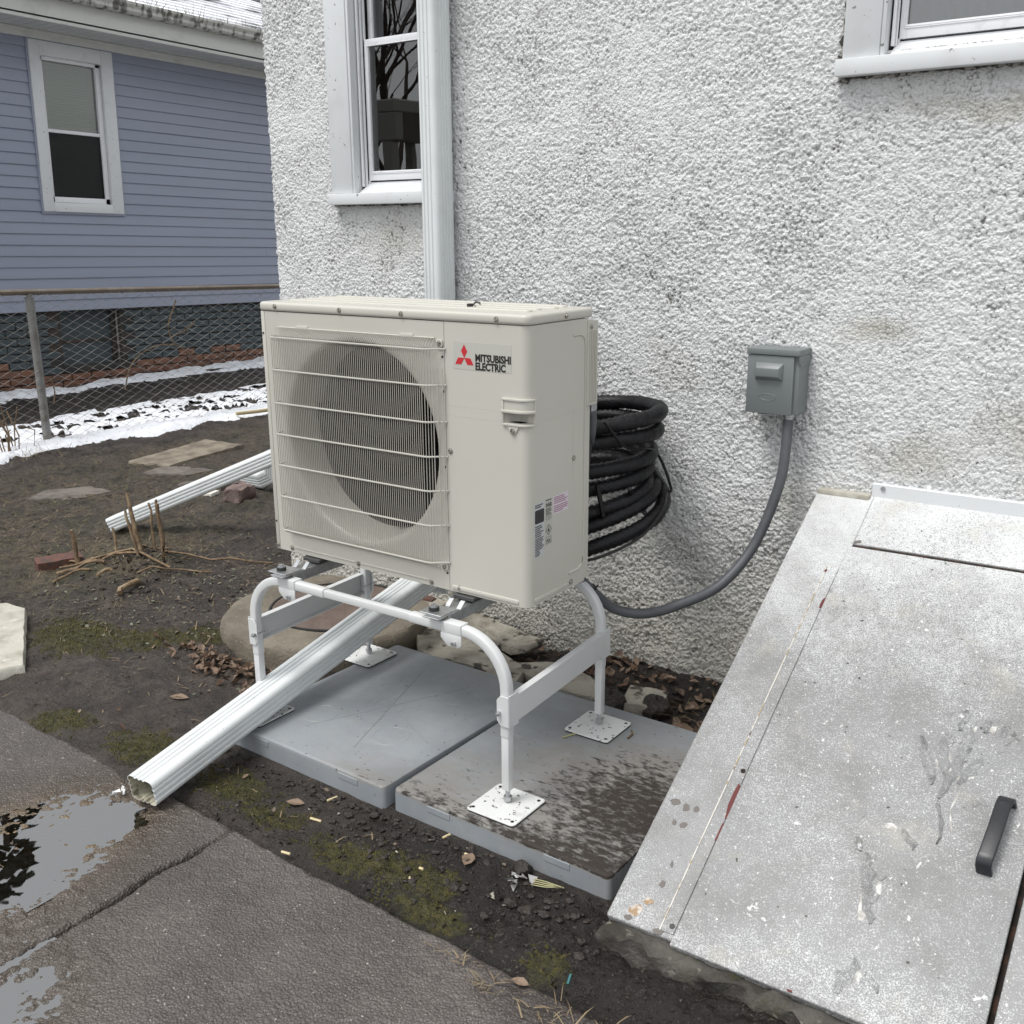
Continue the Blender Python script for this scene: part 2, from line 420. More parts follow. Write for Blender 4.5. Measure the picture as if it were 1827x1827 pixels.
c = g.mix(g.math('MULTIPLY', wsp2, 0.75), c, (0.76, 0.77, 0.77))
ylw = g.ramp(g.noise(6, 5, vec=ov), 0.60, 0.75, 0, 0.35)
c = g.mix(ylw, c, (0.50, 0.46, 0.36))
dk = g.ramp(g.noise(60, 1, vec=ov), 0.775, 0.79)
c = g.mix(dk, c, (0.05, 0.045, 0.04))
g.bump(g.noise(24, 4, vec=ov), 0.0022, 0.6)
g.bump(mil, 0.0006, 0.5)
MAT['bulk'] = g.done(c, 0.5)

g = NG('foundation_concrete')
c = g.mix(g.ramp(g.noise(10, 6, 0.65), 0.38, 0.62), (0.105, 0.098, 0.086), (0.038, 0.033, 0.027))
c = g.mix(g.ramp(g.noise(14, 6, 0.7), 0.55, 0.66, 0, 0.75), c, (0.04, 0.042, 0.014))
c = g.mix(g.ramp(g.noise(34, 4), 0.62, 0.7, 0, 0.6), c, (0.27, 0.25, 0.21))
g.bump(g.noise(36, 6, 0.65), 0.02, 0.8)
MAT['foundation'] = g.done(c, 0.85)

# ------------------------------------------------------------------ object helpers
WM = {}


def tag(o, label=None, cat=None, group=None, kind=None):
    if label:
        o['label'] = label
    if cat:
        o['category'] = cat
    if group:
        o['group'] = group
    if kind:
        o['kind'] = kind
    return o


def thing(name, label, cat, loc=(0, 0, 0), group=None, mat=None):
    o = bpy.data.objects.new(name, None)
    COL.objects.link(o)
    o.empty_display_size = 0.1
    o.matrix_world = mat if mat is not None else Matrix.Translation(loc)
    WM[o.name] = o.matrix_world.copy() if mat is None else mat.copy()
    if mat is None:
        WM[o.name] = Matrix.Translation(loc)
    return tag(o, label, cat, group)


def link(name, me, parent=None, mw=None):
    o = bpy.data.objects.new(name, me)
    COL.objects.link(o)
    if parent is not None:
        o.parent = parent
        WM[o.name] = WM[parent.name]
    if mw is not None:
        o.matrix_basis = mw
    return o


def inst(name, me, parent, loc, rot=(0, 0, 0), s=1.0, local=False):
    """another object sharing a mesh; loc/rot in world axes unless local"""
    m = Matrix.Translation(loc) @ Euler(rot).to_matrix().to_4x4() @ (Matrix.Diagonal((s, s, s, 1)) if not isinstance(s, tuple) else Matrix.Diagonal((*s, 1)))
    if parent is not None and not local:
        m = WM[parent.name].inverted() @ m
    return link(name, me, parent, m)


class MB:
    def __init__(s):
        s.v, s.f = [], []

    def add(s, vs, fs):
        k = len(s.v)
        s.v += [tuple(v) for v in vs]
        s.f += [tuple(i + k for i in f) for f in fs]
        return s

    def box(s, lo, hi, m=None):
        a, b = lo, hi
        vs = [Vector((x, y, z)) for z in (a[2], b[2]) for y in (a[1], b[1]) for x in (a[0], b[0])]
        if m is not None:
            vs = [m @ v for v in vs]
        return s.add(vs, [(0, 2, 3, 1), (4, 5, 7, 6), (0, 1, 5, 4), (2, 6, 7, 3), (0, 4, 6, 2), (1, 3, 7, 5)])

    def prism(s, poly, h0, h1, axis='z', m=None):
        n = len(poly)
        fn = {'z': lambda p, h: (p[0], p[1], h), 'y': lambda p, h: (p[0], h, p[1]), 'x': lambda p, h: (h, p[0], p[1])}[axis]
        vs = [Vector(fn(p, h)) for h in (h0, h1) for p in poly]
        if m is not None:
            vs = [m @ v for v in vs]
        fs = [tuple(range(n - 1, -1, -1)), tuple(range(n, 2 * n))]
        fs += [(i, (i + 1) % n, n + (i + 1) % n, n + i) for i in range(n)]
        return s.add(vs, fs)

    def sweep(s, path, prof, up=(0, 0, 1), closed=False, cap=True, scales=None):
        path = [Vector(p) for p in path]
        n, k = len(path), len(prof)
        up = Vector(up)
        rings = []
        for i, p in enumerate(path):
            if closed:
                t = path[(i + 1) % n] - path[i - 1]
            else:
                t = path[min(i + 1, n - 1)] - path[max(i - 1, 0)]
            t.normalize()
            side = t.cross(up)
            if side.length < 1e-4:
                side = t.cross(Vector((1, 0, 0)))
            side.normalize()
            u2 = side.cross(t)
            # mitre stretch
            w = scales[i] if scales else 1.0
            rings.append([p + side * (q[0] * w) + u2 * (q[1] * w) for q in prof])
        vs = [v for r in rings for v in r]
        fs = []
        for i in range(n if closed else n - 1):
            a, b = i * k, ((i + 1) % n) * k
            fs += [(a + j, a + (j + 1) % k, b + (j + 1) % k, b + j) for j in range(k)]
        if cap and not closed:
            fs += [tuple(range(k - 1, -1, -1)), tuple(range((n - 1) * k, n * k))]
        return s.add(vs, fs)

    def tube(s, path, r, sides=8, closed=False, cap=True, scales=None):
        return s.sweep(path, [(r * math.cos(2 * math.pi * i / sides), r * math.sin(2 * math.pi * i / sides)) for i in range(sides)],
                       up=(0.013, 0.021, 1), closed=closed, cap=cap, scales=scales)

    def rod(s, a, b, r, sides=8, r2=None):
        a, b = Vector(a), Vector(b)
        t = (b - a).normalized()
        x = t.orthogonal().normalized()
        y = t.cross(x)
        vs = []
        for p, q in ((a, r), (b, r if r2 is None else r2)):
            vs += [p + x * (q * math.cos(2 * math.pi * i / sides)) + y * (q * math.sin(2 * math.pi * i / sides)) for i in range(sides)]
        fs = [tuple(range(sides - 1, -1, -1)), tuple(range(sides, 2 * sides))]
        fs += [(i, (i + 1) % sides, sides + (i + 1) % sides, sides + i) for i in range(sides)]
        return s.add(vs, fs)

    def mesh(s, name, mat, bevel=0.0, seg=2, smooth=30):
        me = bpy.data.meshes.new(name)
        me.from_pydata(s.v, [], s.f)
        me.update()
        if bevel:
            bm = bmesh.new()
            bm.from_mesh(me)
            bmesh.ops.remove_doubles(bm, verts=bm.verts, dist=1e-6)
            bmesh.ops.recalc_face_normals(bm, faces=bm.faces)
            es = [e for e in bm.edges if len(e.link_faces) == 2 and e.calc_face_angle(0) > R(28)]
            bmesh.ops.bevel(bm, geom=es, offset=bevel, segments=seg, profile=0.5, affect='EDGES', clamp_overlap=True)
            bm.to_mesh(me)
            bm.free()
        if smooth:
            me.shade_smooth()
            me.set_sharp_from_angle(angle=R(smooth))
        if mat is not None:
            me.materials.append(MAT[mat] if isinstance(mat, str) else mat)
        return me

    def build(s, name, mat, parent=None, bevel=0.0, seg=2, smooth=30, local=False):
        if parent is not None and not local:
            iv = WM[parent.name].inverted()
            s.v = [tuple(iv @ Vector(v)) for v in s.v]
        return link(name, s.mesh(name, mat, bevel, seg, smooth), parent)


def _pieces(m):
    par = list(range(len(m.v)))

    def find(a):
        while par[a] != a:
            par[a] = par[par[a]]
            a = par[a]
        return a

    for f in m.f:
        r0 = find(f[0])
        for i in f[1:]:
            par[find(i)] = r0
    out = {}
    for f in m.f:
        out.setdefault(find(f[0]), []).append(f)
    for fs in out.values():
        ids = sorted({i for f in fs for i in f})
        mp = {i: k for k, i in enumerate(ids)}
        q = MB()
        q.v = [m.v[i] for i in ids]
        q.f = [tuple(mp[i] for i in f) for f in fs]
        yield q


def each(m, name, mat, parent=None, bevel=0.0, seg=2, smooth=30, local=False):
    """every separate piece in m becomes a part of its own"""
    o = None
    for q in _pieces(m):
        o = q.build(name, mat, parent, bevel, seg, smooth, local)
    return o


def gridmesh(name, xs, ys, fn, mat, attrs=None, keep=None, smooth=True):
    """fn(X,Y)->(P x y z arrays); nonuniform grid"""
    X, Y = np.meshgrid(xs, ys)
    px, py, pz = fn(X, Y)
    ny, nx = X.shape
    co = np.stack([px.ravel(), py.ravel(), pz.ravel()], 1).astype(np.float32)
    idx = np.arange(nx * ny).reshape(ny, nx)
    q = np.stack([idx[:-1, :-1].ravel(), idx[:-1, 1:].ravel(), idx[1:, 1:].ravel(), idx[1:, :-1].ravel()], 1)
    if keep is not None:
        k = keep(X, Y)
        k = (k[:-1, :-1] & k[:-1, 1:] & k[1:, 1:] & k[1:, :-1]).ravel()
        q = q[k]
        used = np.unique(q)
        rm = np.full(nx * ny, -1)
        rm[used] = np.arange(len(used))
        q = rm[q]
        co = co[used]
        if attrs:
            attrs = {a: v.ravel()[used] for a, v in attrs.items()}
    me = bpy.data.meshes.new(name)
    me.vertices.add(len(co))
    me.vertices.foreach_set('co', co.ravel())
    me.loops.add(q.size)
    me.loops.foreach_set('vertex_index', q.ravel().astype(np.int32))
    me.polygons.add(len(q))
    me.polygons.foreach_set('loop_start', (np.arange(len(q)) * 4).astype(np.int32))
    me.update(calc_edges=True)
    if smooth:
        me.shade_smooth()
    if attrs:
        for a, v in attrs.items():
            at = me.attributes.new(a, 'FLOAT', 'POINT')
            at.data.foreach_set('value', v.ravel().astype(np.float32))
    me.materials.append(MAT[mat])
    return me


def spaced(lo, fine_lo, fine_hi, hi, step, growth=1.35):
    a = list(np.arange(fine_lo, fine_hi + step / 2, step))
    s, x = step, a[-1]
    while x < hi:
        s = min(s * growth, 2.0)
        x += s
        a.append(x)
    s, x = step, a[0]
    b = []
    while x > lo:
        s = min(s * growth, 2.0)
        x -= s
        b.append(x)
    return np.array(b[::-1] + a)


def rrect(x0, y0, x1, y1, r, n=4):
    o = []
    for cx, cy, a in ((x1 - r, y1 - r, 0), (x0 + r, y1 - r, 90), (x0 + r, y0 + r, 180), (x1 - r, y0 + r, 270)):
        for i in range(n + 1):
            t = R(a + 90 * i / n)
            o.append((cx + r * math.cos(t), cy + r * math.sin(t)))
    return o


def text_mesh(body, size, mat, bold=0.0, extr=0.0002, xscale=1.0):
    cu = bpy.data.curves.new('text', 'FONT')
    cu.body = body
    cu.size = size
    cu.offset = bold
    cu.extrude = extr
    cu.resolution_u = 3
    ob = bpy.data.objects.new('text', cu)
    COL.objects.link(ob)
    dg = bpy.context.evaluated_depsgraph_get()
    me = bpy.data.meshes.new_from_object(ob.evaluated_get(dg))
    bpy.data.objects.remove(ob)
    w = max(v.co.x for v in me.vertices) if len(me.vertices) else 1
    me.materials.clear()
    me.materials.append(MAT[mat])
    return me, w


# ------------------------------------------------------------------ ground
def gh(x, y):
    x, y = np.asarray(x, float), np.asarray(y, float)
    h = (fbm(x, y, 1.1, 11, 3) - 0.5) * 0.05 + (fbm(x, y, 6.0, 21, 4) - 0.5) * 0.034
    h += (fbm(x, y, 18.0, 25, 4, 0.62) - 0.5) * 0.036
    near = sstep(-0.9, -0.3, x) * sstep(1.7, 1.4, x) * sstep(-0.62, -0.30, y)
    h = h * (1 - 0.45 * near) - 0.012 * near
    # churned soil in front of the pads
    ch = sstep(0.55, 1.0, x) * sstep(-0.55, -0.45, y) * sstep(-0.2, -0.28, y) * sstep(1.9, 1.6, x)
    h += ch * (np.abs(fbm(x, y, 14.0, 31, 4) - 0.5) * -0.05 + 0.012 + (fbm(x, y, 40, 33, 3) - 0.5) * 0.02)
    # under the pads
    pad = sstep(-0.06, 0.02, x) * sstep(1.40, 1.34, x) * sstep(-0.27, -0.22, y) * sstep(0.58, 0.50, y)
    h = h * (1 - pad) - 0.006 * pad
    # soil bank at the wall
    h += 0.05 * sstep(0.56, 0.95, y) * sstep(0.2, 0.8, x) * sstep(1.6, 1.3, x)
    # stump mound
    d = np.sqrt((x + 1.63) ** 2 + ((y - 0.60) * 1.1) ** 2)
    h += 0.09 * np.exp(-(d / 0.24) ** 2) * (1 + 0.8 * (fbm(x, y, 18, 41, 3) - 0.5))
    # below the pavement and beyond
    h -= 0.07 * sstep(-0.50, -0.60, y - 0.02 * np.sin(x * 9))
    # below the bulkhead
    h -= 0.6 * sstep(1.44, 1.52, x) * sstep(-0.30, -0.2, y) * sstep(0.9, 0.8, y)
    # gentle bank by the far house
    h += 0.05 * sstep(-5.4, -6.8, x)
    return h


xs = spaced(-30, -4.5, 1.75, 30, 0.0108, 1.12)
ys = spaced(-30, -0.68, 3.1, 30, 0.0108, 1.12)
X, Y = np.meshgrid(xs, ys)


def blob(x, y, cx, cy, rx, ry, rot=0.0):
    c, s = math.cos(rot), math.sin(rot)
    u, v = ((x - cx) * c + (y - cy) * s) / rx, (-(x - cx) * s + (y - cy) * c) / ry
    return np.exp(-(u * u + v * v))


def moss_at(x, y):
    m = np.zeros_like(x)
    for b in ((-1.14, -0.02, .30, .20, 0), (-0.93, 0.12, .26, .13, .6), (-0.70, 0.30, .30, .12, .7), (-0.56, -0.44, .16, .10, 0), (-0.2, -0.40, .20, .12, 0),
              (0.20, -0.40, .16, .10, 0), (0.42, -0.44, .13, .07, 0), (0.72, -0.455, .20, .075, 0), (0.90, -0.42, .18, .08, 0), (1.02, -0.50, .16, .05, 0),
              (1.34, -0.50, .06, .06, 0), (-2.6, 0.9, .5, .3, 0), (-2.9, .5, .5, .3, 0), (-1.5, 1.3, .5, .3, .4)):
        m = np.maximum(m, blob(x, y, *b) * (0.85 if b[0] > -1.3 else 0.42))
    return m


def straw_at(x, y):
    s = 0.52 * sstep(-1.0, -2.0, x) * sstep(-0.4, 0.2, y) + 0.3 * blob(x, y, -1.5, .6, .6, .4)
    return s * sstep(-4.6, -3.9, x)


def wet_at(x, y):
    w = 0.85 * sstep(0.5, 0.95, x) * sstep(-0.2, -0.3, y) + 0.6 * sstep(-0.2, 0.3, x) * sstep(-0.1, -0.3, y)
    w = np.maximum(w, 0.8 * sstep(0.55, 0.75, y) * sstep(-0.4, 0.3, x) * sstep(2, 1.6, x))
    w = np.maximum(w, 0.9 * sstep(-5.5, -5.9, x))
    return w


me = gridmesh('ground', xs, ys, lambda a, b: (a, b, gh(a, b)), 'mud', {'moss': moss_at(X, Y), 'straw': straw_at(X, Y), 'wet': wet_at(X, Y)})
tag(link('ground', me), kind='structure')


def gz(x, y):
    return float(gh(np.array([x]), np.array([y]))[0])


# pavement -----------------------------------------------------------
CRX = 0.388


def pav_edge(x):
    return -0.525 + (fbm(x, x * 0 + 2.2, 7, 51, 4) - 0.5) * 0.035 - 0.028 * (x - 0.3)


def pavh(x, y):
    h = (fbm(x, y, 1.6, 61, 3) - 0.5) * 0.012 + (fbm(x, y, 22, 64, 3) - 0.5) * 0.0045 + (vnoise(x, y, 95, 66) - 0.5) * 0.0032
    # basin that holds water
    bas = 0.011 * blob(x, y, 0.00, -0.92, .20, .27, 0.1) + 0.0085 * blob(x, y, .07, -0.70, .09, .13, 0) + 0.017 * blob(x, y, .50, -1.27, .11, .17, 0) + 0.0085 * blob(x, y, 0.20, -1.05, .15, .17, 0)
    h -= bas
    h += (vnoise(x, y, 120, 68) - .5) * .006 * np.clip(bas / 0.006, 0, 1)
    h += (fbm(x, y * 0.6, 46, 63, 3, 0.7) - 0.5) * 0.019 * np.clip(bas / 0.006, 0, 1)
    cx = CRX + (fbm(y, y * 0 + .3, 9, 71, 3) - 0.5) * 0.03
    open_ = sstep(-0.56, -0.70, y) * (0.45 + 0.9 * vnoise(y, y * 0, 7, 74))
    h -= 0.034 * open_ * np.exp(-((x - cx) / 0.0070) ** 2)
    cx2 = 1.33 + (y + 1.0) * 0.9 + (fbm(y, y * 0 + 1.3, 12, 76, 3) - 0.5) * 0.05
    h -= 0.010 * np.exp(-((x - cx2) / 0.005) ** 2) * sstep(-0.72, -0.78, y)
    e = y - pav_edge(x)
    h -= 0.03 * sstep(-0.03, 0.004, e)
    return h


pxs = spaced(-14, -1.15, 1.95, 14, 0.0052, 1.2)
pys = np.concatenate([spaced(-16, -1.45, -0.50, -0.5, 0.0052, 1.2)])
PX, PY = np.meshgrid(pxs, pys)
silt = np.clip(1.3 * blob(PX, PY, 0.00, -0.92, .17, .22, 0.1) + .7 * blob(PX, PY, .07, -.74, .07, .10), 0, 1)
wetp = np.clip(0.9 * blob(PX, PY, 0.05, -0.92, .30, .36, .1) + .8 * blob(PX, PY, .07, -.68, .12, .13) + 1.0 * blob(PX, PY, .5, -1.27, .2, .22), 0, 1)
me = gridmesh('pavement', pxs, pys, lambda a, b: (a, b, pavh(a, b)), 'pavement',
              {'wet': wetp, 'silt': silt, 'moss': 0.45 * blob(PX, PY, -.75, -.55, .3, .08) + 0.5 * sstep(-.62, -.56, PY) * sstep(1.2, 1.6, PX),
               'mud': 1.3 * np.exp(-((PX - CRX - (fbm(PY, PY * 0 + .3, 9, 71, 3) - 0.5) * 0.03) / 0.008) ** 2) + 0.45 * sstep(-.70, -.54, PY) * sstep(.2, .4, PX) + .4 * sstep(1.0, 1.4, PX) * sstep(-1.0, -.7, PY)},
              keep=lambda a, b: b < pav_edge(a) + 0.004)
tag(link('pavement', me), kind='structure')
# water lying in the basins
WL = -0.0068
xs2 = np.arange(-0.62, 0.95, 0.012)
ys2 = np.arange(-1.7, -0.56, 0.012)
me = gridmesh('puddle', xs2, ys2, lambda a, b: (a, b, a * 0 + WL), 'water', keep=lambda a, b: (blob(a, b, .03, -.88, .24, .32, .1) + blob(a, b, .06, -.69, .13, .14) + blob(a, b, .5, -1.26, .19, .24) > 0.42) & (b < -.6))
tag(link('puddle', me), kind='structure')

# snow ---------------------------------------------------------------
sx = np.arange(-6.95, -4.0, 0.022)
sy = np.arange(0.0, 7.5, 0.022)
SX, SY = np.meshgrid(sx, sy)


def snow_t(x, y):
    d = sstep(-4.33, -4.45, x + (fbm(x, y, 2.5, 81, 4) - .5) * 0.35) * sstep(-5.75, -5.45, x + (fbm(x, y, 1.8, 84, 4) - .5) * 0.6)
    hol = sstep(0.545, 0.62, fbm(x * 1.4, y, 5.5, 87, 5, 0.65)) * sstep(-4.55, -4.8, x)
    d2 = sstep(-6.50, -6.62, x + (fbm(x, y, 3, 89, 4) - .5) * 0.35) * sstep(0.40, 0.5, fbm(x, y, 1.3, 92, 3))
    return np.maximum(d * (1 - hol), d2)


me = gridmesh('snow', sx, sy, lambda a, b: (a, b, gh(a, b) - 0.012 + snow_t(a, b) * (0.040 + 0.030 * (fbm(a, b, 6, 95, 3) - .5))), 'snow', keep=lambda a, b: snow_t(a, b) > 0.05)
tag(link('snow', me), kind='stuff')

# ------------------------------------------------------------------ stuccoed house
YW = 0.95
house = thing('stucco_house', 'white stuccoed house with two white framed windows behind the outdoor unit', 'house', (-0.98, YW, 0))
WIN = {'l': (-0.60, 1.60, -0.03, 2.85), 'r': (1.345, 1.90, 2.45, 3.05)}      # outer casing x0,z0,x1,z1
HOLES = [(-0.49, 1.655, -0.13, 2.74), (1.445, 1.96, 2.36, 2.95)]


def sheight(x, z):
    a = fbm(x + 0.3 * z, z, 60, 101, 3, 0.8)
    b = vnoise(x - 0.4 * z, z + 0.2 * x, 165, 105)
    c = fbm(x, z, 14, 108, 3)
    ridg = 1 - np.abs(2 * fbm(x * 0.8 - z * 0.45, z * 1.1 + x * 0.3, 66, 111, 2) - 1) * 1.6
    wxx, wzz = x + 0.006 * (a - .5) * 2, z + 0.006 * (b - .5) * 2
    cel = 1 - np.clip(cells(wxx + .35 * wzz, wzz * 1.05, 104, 131), 0, 1)
    return np.clip(0.5 + 1.25 * (0.40 * (cel - .52) + 0.40 * (a - .5) + 0.22 * (b - .5) + 0.30 * (c - .5)), 0, 1)


wx = spaced(-0.98, -0.965, 2.08, 4.6, 0.0034, 1.3)
wx[0] = -0.98
wx = wx[wx >= -0.98]
wz = spaced(-0.5, -0.05, 2.42, 5.5, 0.0034, 1.3)
WX, WZ = np.meshgrid(wx, wz)
SH = sheight(WX, WZ)
WORN = np.clip(sum(w_ * blob(WX + .10 * (fbm(WX, WZ, 4, 141, 4) - .5), WZ + .14 * (fbm(WX, WZ, 4, 145, 4) - .5), *b_) for w_, b_ in (
    (.6, (1.62, .86, .16, .07)), (.5, (1.95, .95, .2, .10)), (.75, (1.50, 1.20, .13, .045)), (.6, (1.75, 1.80, .28, .05)), (.45, (1.95, 1.5, .12, .2)), (.5, (-.30, 1.48, .2, .10)), (.35, (.85, 1.05, .16, .12)), (.5, (1.28, .72, .10, .10)))), 0, 1)
rough_amt = (0.0062 + 0.004 * sstep(0.9, 0.2, WZ)) * (1 - .55 * WORN) * (0.30 + 1.3 * fbm(WX, WZ, 2.6, 151, 4, 0.6))
bulge = 0.012 * (fbm(WX, WZ, 1.5, 121, 3) - 0.5) + 0.035 * sstep(0.42, 0.05, WZ + 0.12 * (fbm(WX, WZ, 3, 125, 3) - .5))
edge_round = 0.02 * sstep(-0.95, -0.98, WX)


def keepw(x, z):
    k = np.ones_like(x, bool)
    for h in HOLES:
        k &= ~((x > h[0]) & (x < h[2]) & (z > h[1]) & (z < h[3]))
    return k


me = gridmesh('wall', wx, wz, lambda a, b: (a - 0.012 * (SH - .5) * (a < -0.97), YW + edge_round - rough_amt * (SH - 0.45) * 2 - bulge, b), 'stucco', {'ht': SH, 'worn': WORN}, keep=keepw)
iv = WM[house.name].inverted()
me.transform(iv)
link('wall', me, house)
# side wall, hidden back parts and eave of the house
m = MB()
m.box((-0.98, YW + 0.03, -0.5), (-0.93, 7.0, 5.5))
m.box((-0.93, 6.9, -0.5), (4.6, 7.0, 5.5))
m.box((4.55, YW + 0.03, -0.5), (4.6, 6.9, 5.5))
g = m.build('wall', 'stucco', house)
m = MB().box((-1.25, YW - 0.35, 5.5), (4.9, 7.3, 5.62))
m.build('roof', 'shingle', house)
# dark rooms behind the windows
m = MB()
for h in HOLES:
    x0, z0, x1, z1 = h[0] - .3, h[1] - .3, h[2] + .6, h[3] + .2
    y0, y1 = YW + .12, YW + 1.6
    m.add([(x0, y0, z0), (x1, y0, z0), (x1, y1, z0), (x0, y1, z0), (x0, y0, z1), (x1, y0, z1), (x1, y1, z1), (x0, y1, z1)],
          [(0, 1, 2, 3), (4, 7, 6, 5), (2, 6, 7, 3), (0, 3, 7, 4), (1, 5, 6, 2)])
m.build('room_lining', 'room', house)


def sash_frame(m, x0, z0, x1, z1, w, y0, y1, wb=None):
    wb = wb or w
    m.box((x0, y0, z0), (x0 + w, y1, z1))
    m.box((x1 - w, y0, z0), (x1, y1, z1))
    m.box((x0 + w, y0 + .0006, z0), (x1 - w, y1, z0 + wb))
    m.box((x0 + w, y0 + .0006, z1 - w), (x1 - w, y1, z1))


def house_window(key, hole, label, zmid, sill_h):
    x0, z0, x1, z1 = WIN[key]
    cw = hole[0] - x0
    YF = YW - 0.034
    m = MB()
    m.box((x0 + .006, YF, z0 + sill_h), (hole[0] + .004, YW + .02, z1))
    m.box((hole[2] - .004, YF, z0 + sill_h), (x1 - .006, YW + .02, z1))
    m.box((hole[0] + .004, YF + .001, hole[3]), (hole[2] - .004, YW + .02, z1))
    # reveal
    m.box((hole[0] + .004, YF + .004, z0 + sill_h), (hole[0] + .016, YW + .10, hole[3]))
    m.box((hole[2] - .016, YF + .004, z0 + sill_h), (hole[2] - .004, YW + .10, hole[3]))
    w = m.build('window', 'trim', house, 0.003, 2)
    w['label'] = label
    m = MB().box((x0 - .008, YF - .014, z0), (x1 + .008, YW + .02, z0 + sill_h - .001))
    m.build('sill', 'trim', w, 0.003, 2)
    a, b = hole[0] + .028, hole[2] - .028
    # vinyl liner (tracks) with dark caulk gap beside it
    m = MB()
    m.box((hole[0] + .016, YW + .01, z0 + sill_h), (hole[0] + .022, YW + .09, hole[3]))
    m.build('caulk_gap', 'bead', w)
    m = MB()
    for k in range(3):
        m.box((hole[0] + .022 + .003 * k, YW + .002 + .014 * k, hole[1] + .01), (hole[0] + .030 + .003 * k, YW + .012 + .014 * k, hole[3]))
        m.box((hole[2] - .030 - .003 * k, YW + .002 + .014 * k, hole[1] + .01), (hole[2] - .022 - .003 * k, YW + .012 + .014 * k, hole[3]))
    for k in range(7):
        t = z0 + sill_h + .004 + .006 * k
        m.box((a, YW - .018 + .009 * k, z0 + sill_h - .004), (b, YW - .018 + .009 * (k + 1), t))
    m.build('track', 'vinyl', w, 0.0012, 1)
    zb = z0 + sill_h + .045
    m = MB()
    sash_frame(m, a, zb, b, zmid + .016, .024, YW + .030, YW + .052, .034)
    for k in range(2):
        sash_frame(m, a + .016 + .004 * k, zb + .024 + .004 * k, b - .016 - .004 * k, zmid - .006, .003, YW + .0275 + .0012 * k, YW + .031, .003)
    m.build('sash', 'vinyl', w, 0.002, 2)
    m = MB()
    sash_frame(m, a + .004, zmid - .012, b - .004, hole[3], .022, YW + .056, YW + .078, .030)
    m.build('sash', 'vinyl', w, 0.002, 2)
    m = MB().box((a + .022, YW + .040, zb + .030), (b - .022, YW + .043, zmid - .004))
    m.build('pane', 'glass', w, smooth=0)
    m = MB().box((a + .024, YW + .066, zmid + .012), (b - .024, YW + .069, hole[3] - .02))
    m.build('pane', 'glass', w, smooth=0)
    return w


def ragged_strip(a, b, w, seed, parent):
    rn = random.Random(seed)
    n = max(4, int(math.dist(a, b) / .018))
    up, lo = [], []
    dx, dz = (b[0] - a[0]) / n, (b[1] - a[1]) / n
    L = math.hypot(dx, dz)
    nx_, nz_ = -dz / L, dx / L
    for i in range(n + 1):
        up.append((a[0] + dx * i, a[1] + dz * i))
        q = w * rn.uniform(.15, 1.0) * (1.8 if rn.random() < .12 else 1)
        lo.append((a[0] + dx * i + nx_ * q + rn.uniform(-.004, .004), a[1] + dz * i + nz_ * q))
    m = MB()
    for i in range(n):
        p = [up[i], up[i + 1], lo[i + 1], lo[i]]
        m.prism(p, YW - .0135, YW + .004, 'y')
    m.build('dirt_gap', 'bead_dirt', parent, smooth=0)


MAT['bead_dirt'] = pm('gap_dirt', (0.05, 0.045, 0.038), 0.9, [((0.35, 0.34, 0.31), 70, 0.48, 0.56, 1.0, 3)])
wl = house_window('l', HOLES[0], 'tall narrow window beside the downspout', 2.165, .042)
wr = house_window('r', HOLES[1], 'wide window at the top right above the bulkhead', 2.60, .045)


ragged_strip((2.45, 1.8995), (1.338, 1.8995), .009, 1, wr)
ragged_strip((1.350, 2.6), (1.350, 1.90), -.012, 2, wr)
ragged_strip((-.03, 1.5995), (-.605, 1.5995), .006, 3, wl)


def curtain(x0, x1, z0, z1, y, amp, mat, parent):
    n = int((x1 - x0) / .008)
    vs, fs = [], []
    for i in range(n + 1):
        x = x0 + (x1 - x0) * i / n
        yy = y + amp * math.sin(x * 95) + .5 * amp * math.sin(x * 41 + 1)
        vs += [(x, yy, z0), (x, yy, z1)]
        if i:
            fs.append((2 * i - 2, 2 * i, 2 * i + 1, 2 * i - 1))
    MB().add(vs, fs).build('curtain', mat, parent, smooth=60)


curtain(-0.43, -0.37, 1.60, 2.9, YW + .22, .012, 'curtain', wl)
curtain(-0.335, -0.24, 1.60, 2.9, YW + .30, .012, 'room', wl)
curtain(-0.2, -0.10, 1.60, 2.9, YW + .34, .014, 'lace', wl)
curtain(1.40, 2.4, 1.9, 3.0, YW + .25, .014, 'lace', wr)


# ------------------------------------------------------------------ downspouts
def spout_profile(w, d):
    """outline of a corrugated downspout, w across the ridged faces"""
    p = []
    r = .016

    def side(a, b, nrm, ridged):
        L = math.dist(a, b)
        ux, uy = (b[0] - a[0]) / L, (b[1] - a[1]) / L
        if not ridged:
            p.append(a)
            p.append(b)
            return
        p.append(a)
        c = L / 2
        pit = .0165
        for k in (-1.5, -.5, .5):
            s = c + k * pit
            for ds, dn in ((.0015, 0), (.0045, -.0042), (.0095, -.0042), (.0125, 0)):
                p.append((a[0] + ux * (s + ds) + nrm[0] * dn, a[1] + uy * (s + ds) + nrm[1] * dn))
        p.append(b)

    w2, d2 = w / 2, d / 2
    side((-w2 + r, -d2), (w2 - r, -d2), (0, -1), True)
    arc(p, w2 - r, -d2 + r, r, -90)
    side((w2, -d2 + r), (w2, d2 - r), (1, 0), True)
    arc(p, w2 - r, d2 - r, r, 0)
    side((w2 - r, d2), (-w2 + r, d2), (0, 1), True)
    arc(p, -w2 + r, d2 - r, r, 90)
    side((-w2, d2 - r), (-w2, -d2 + r), (-1, 0), True)
    arc(p, -w2 + r, -d2 + r, r, 180)
    return p


def arc(p, cx, cy, r, a0):
    for i in range(1, 4):
        t = R(a0 + 90 * i / 4)
        p.append((cx + r * math.cos(t), cy + r * math.sin(t)))


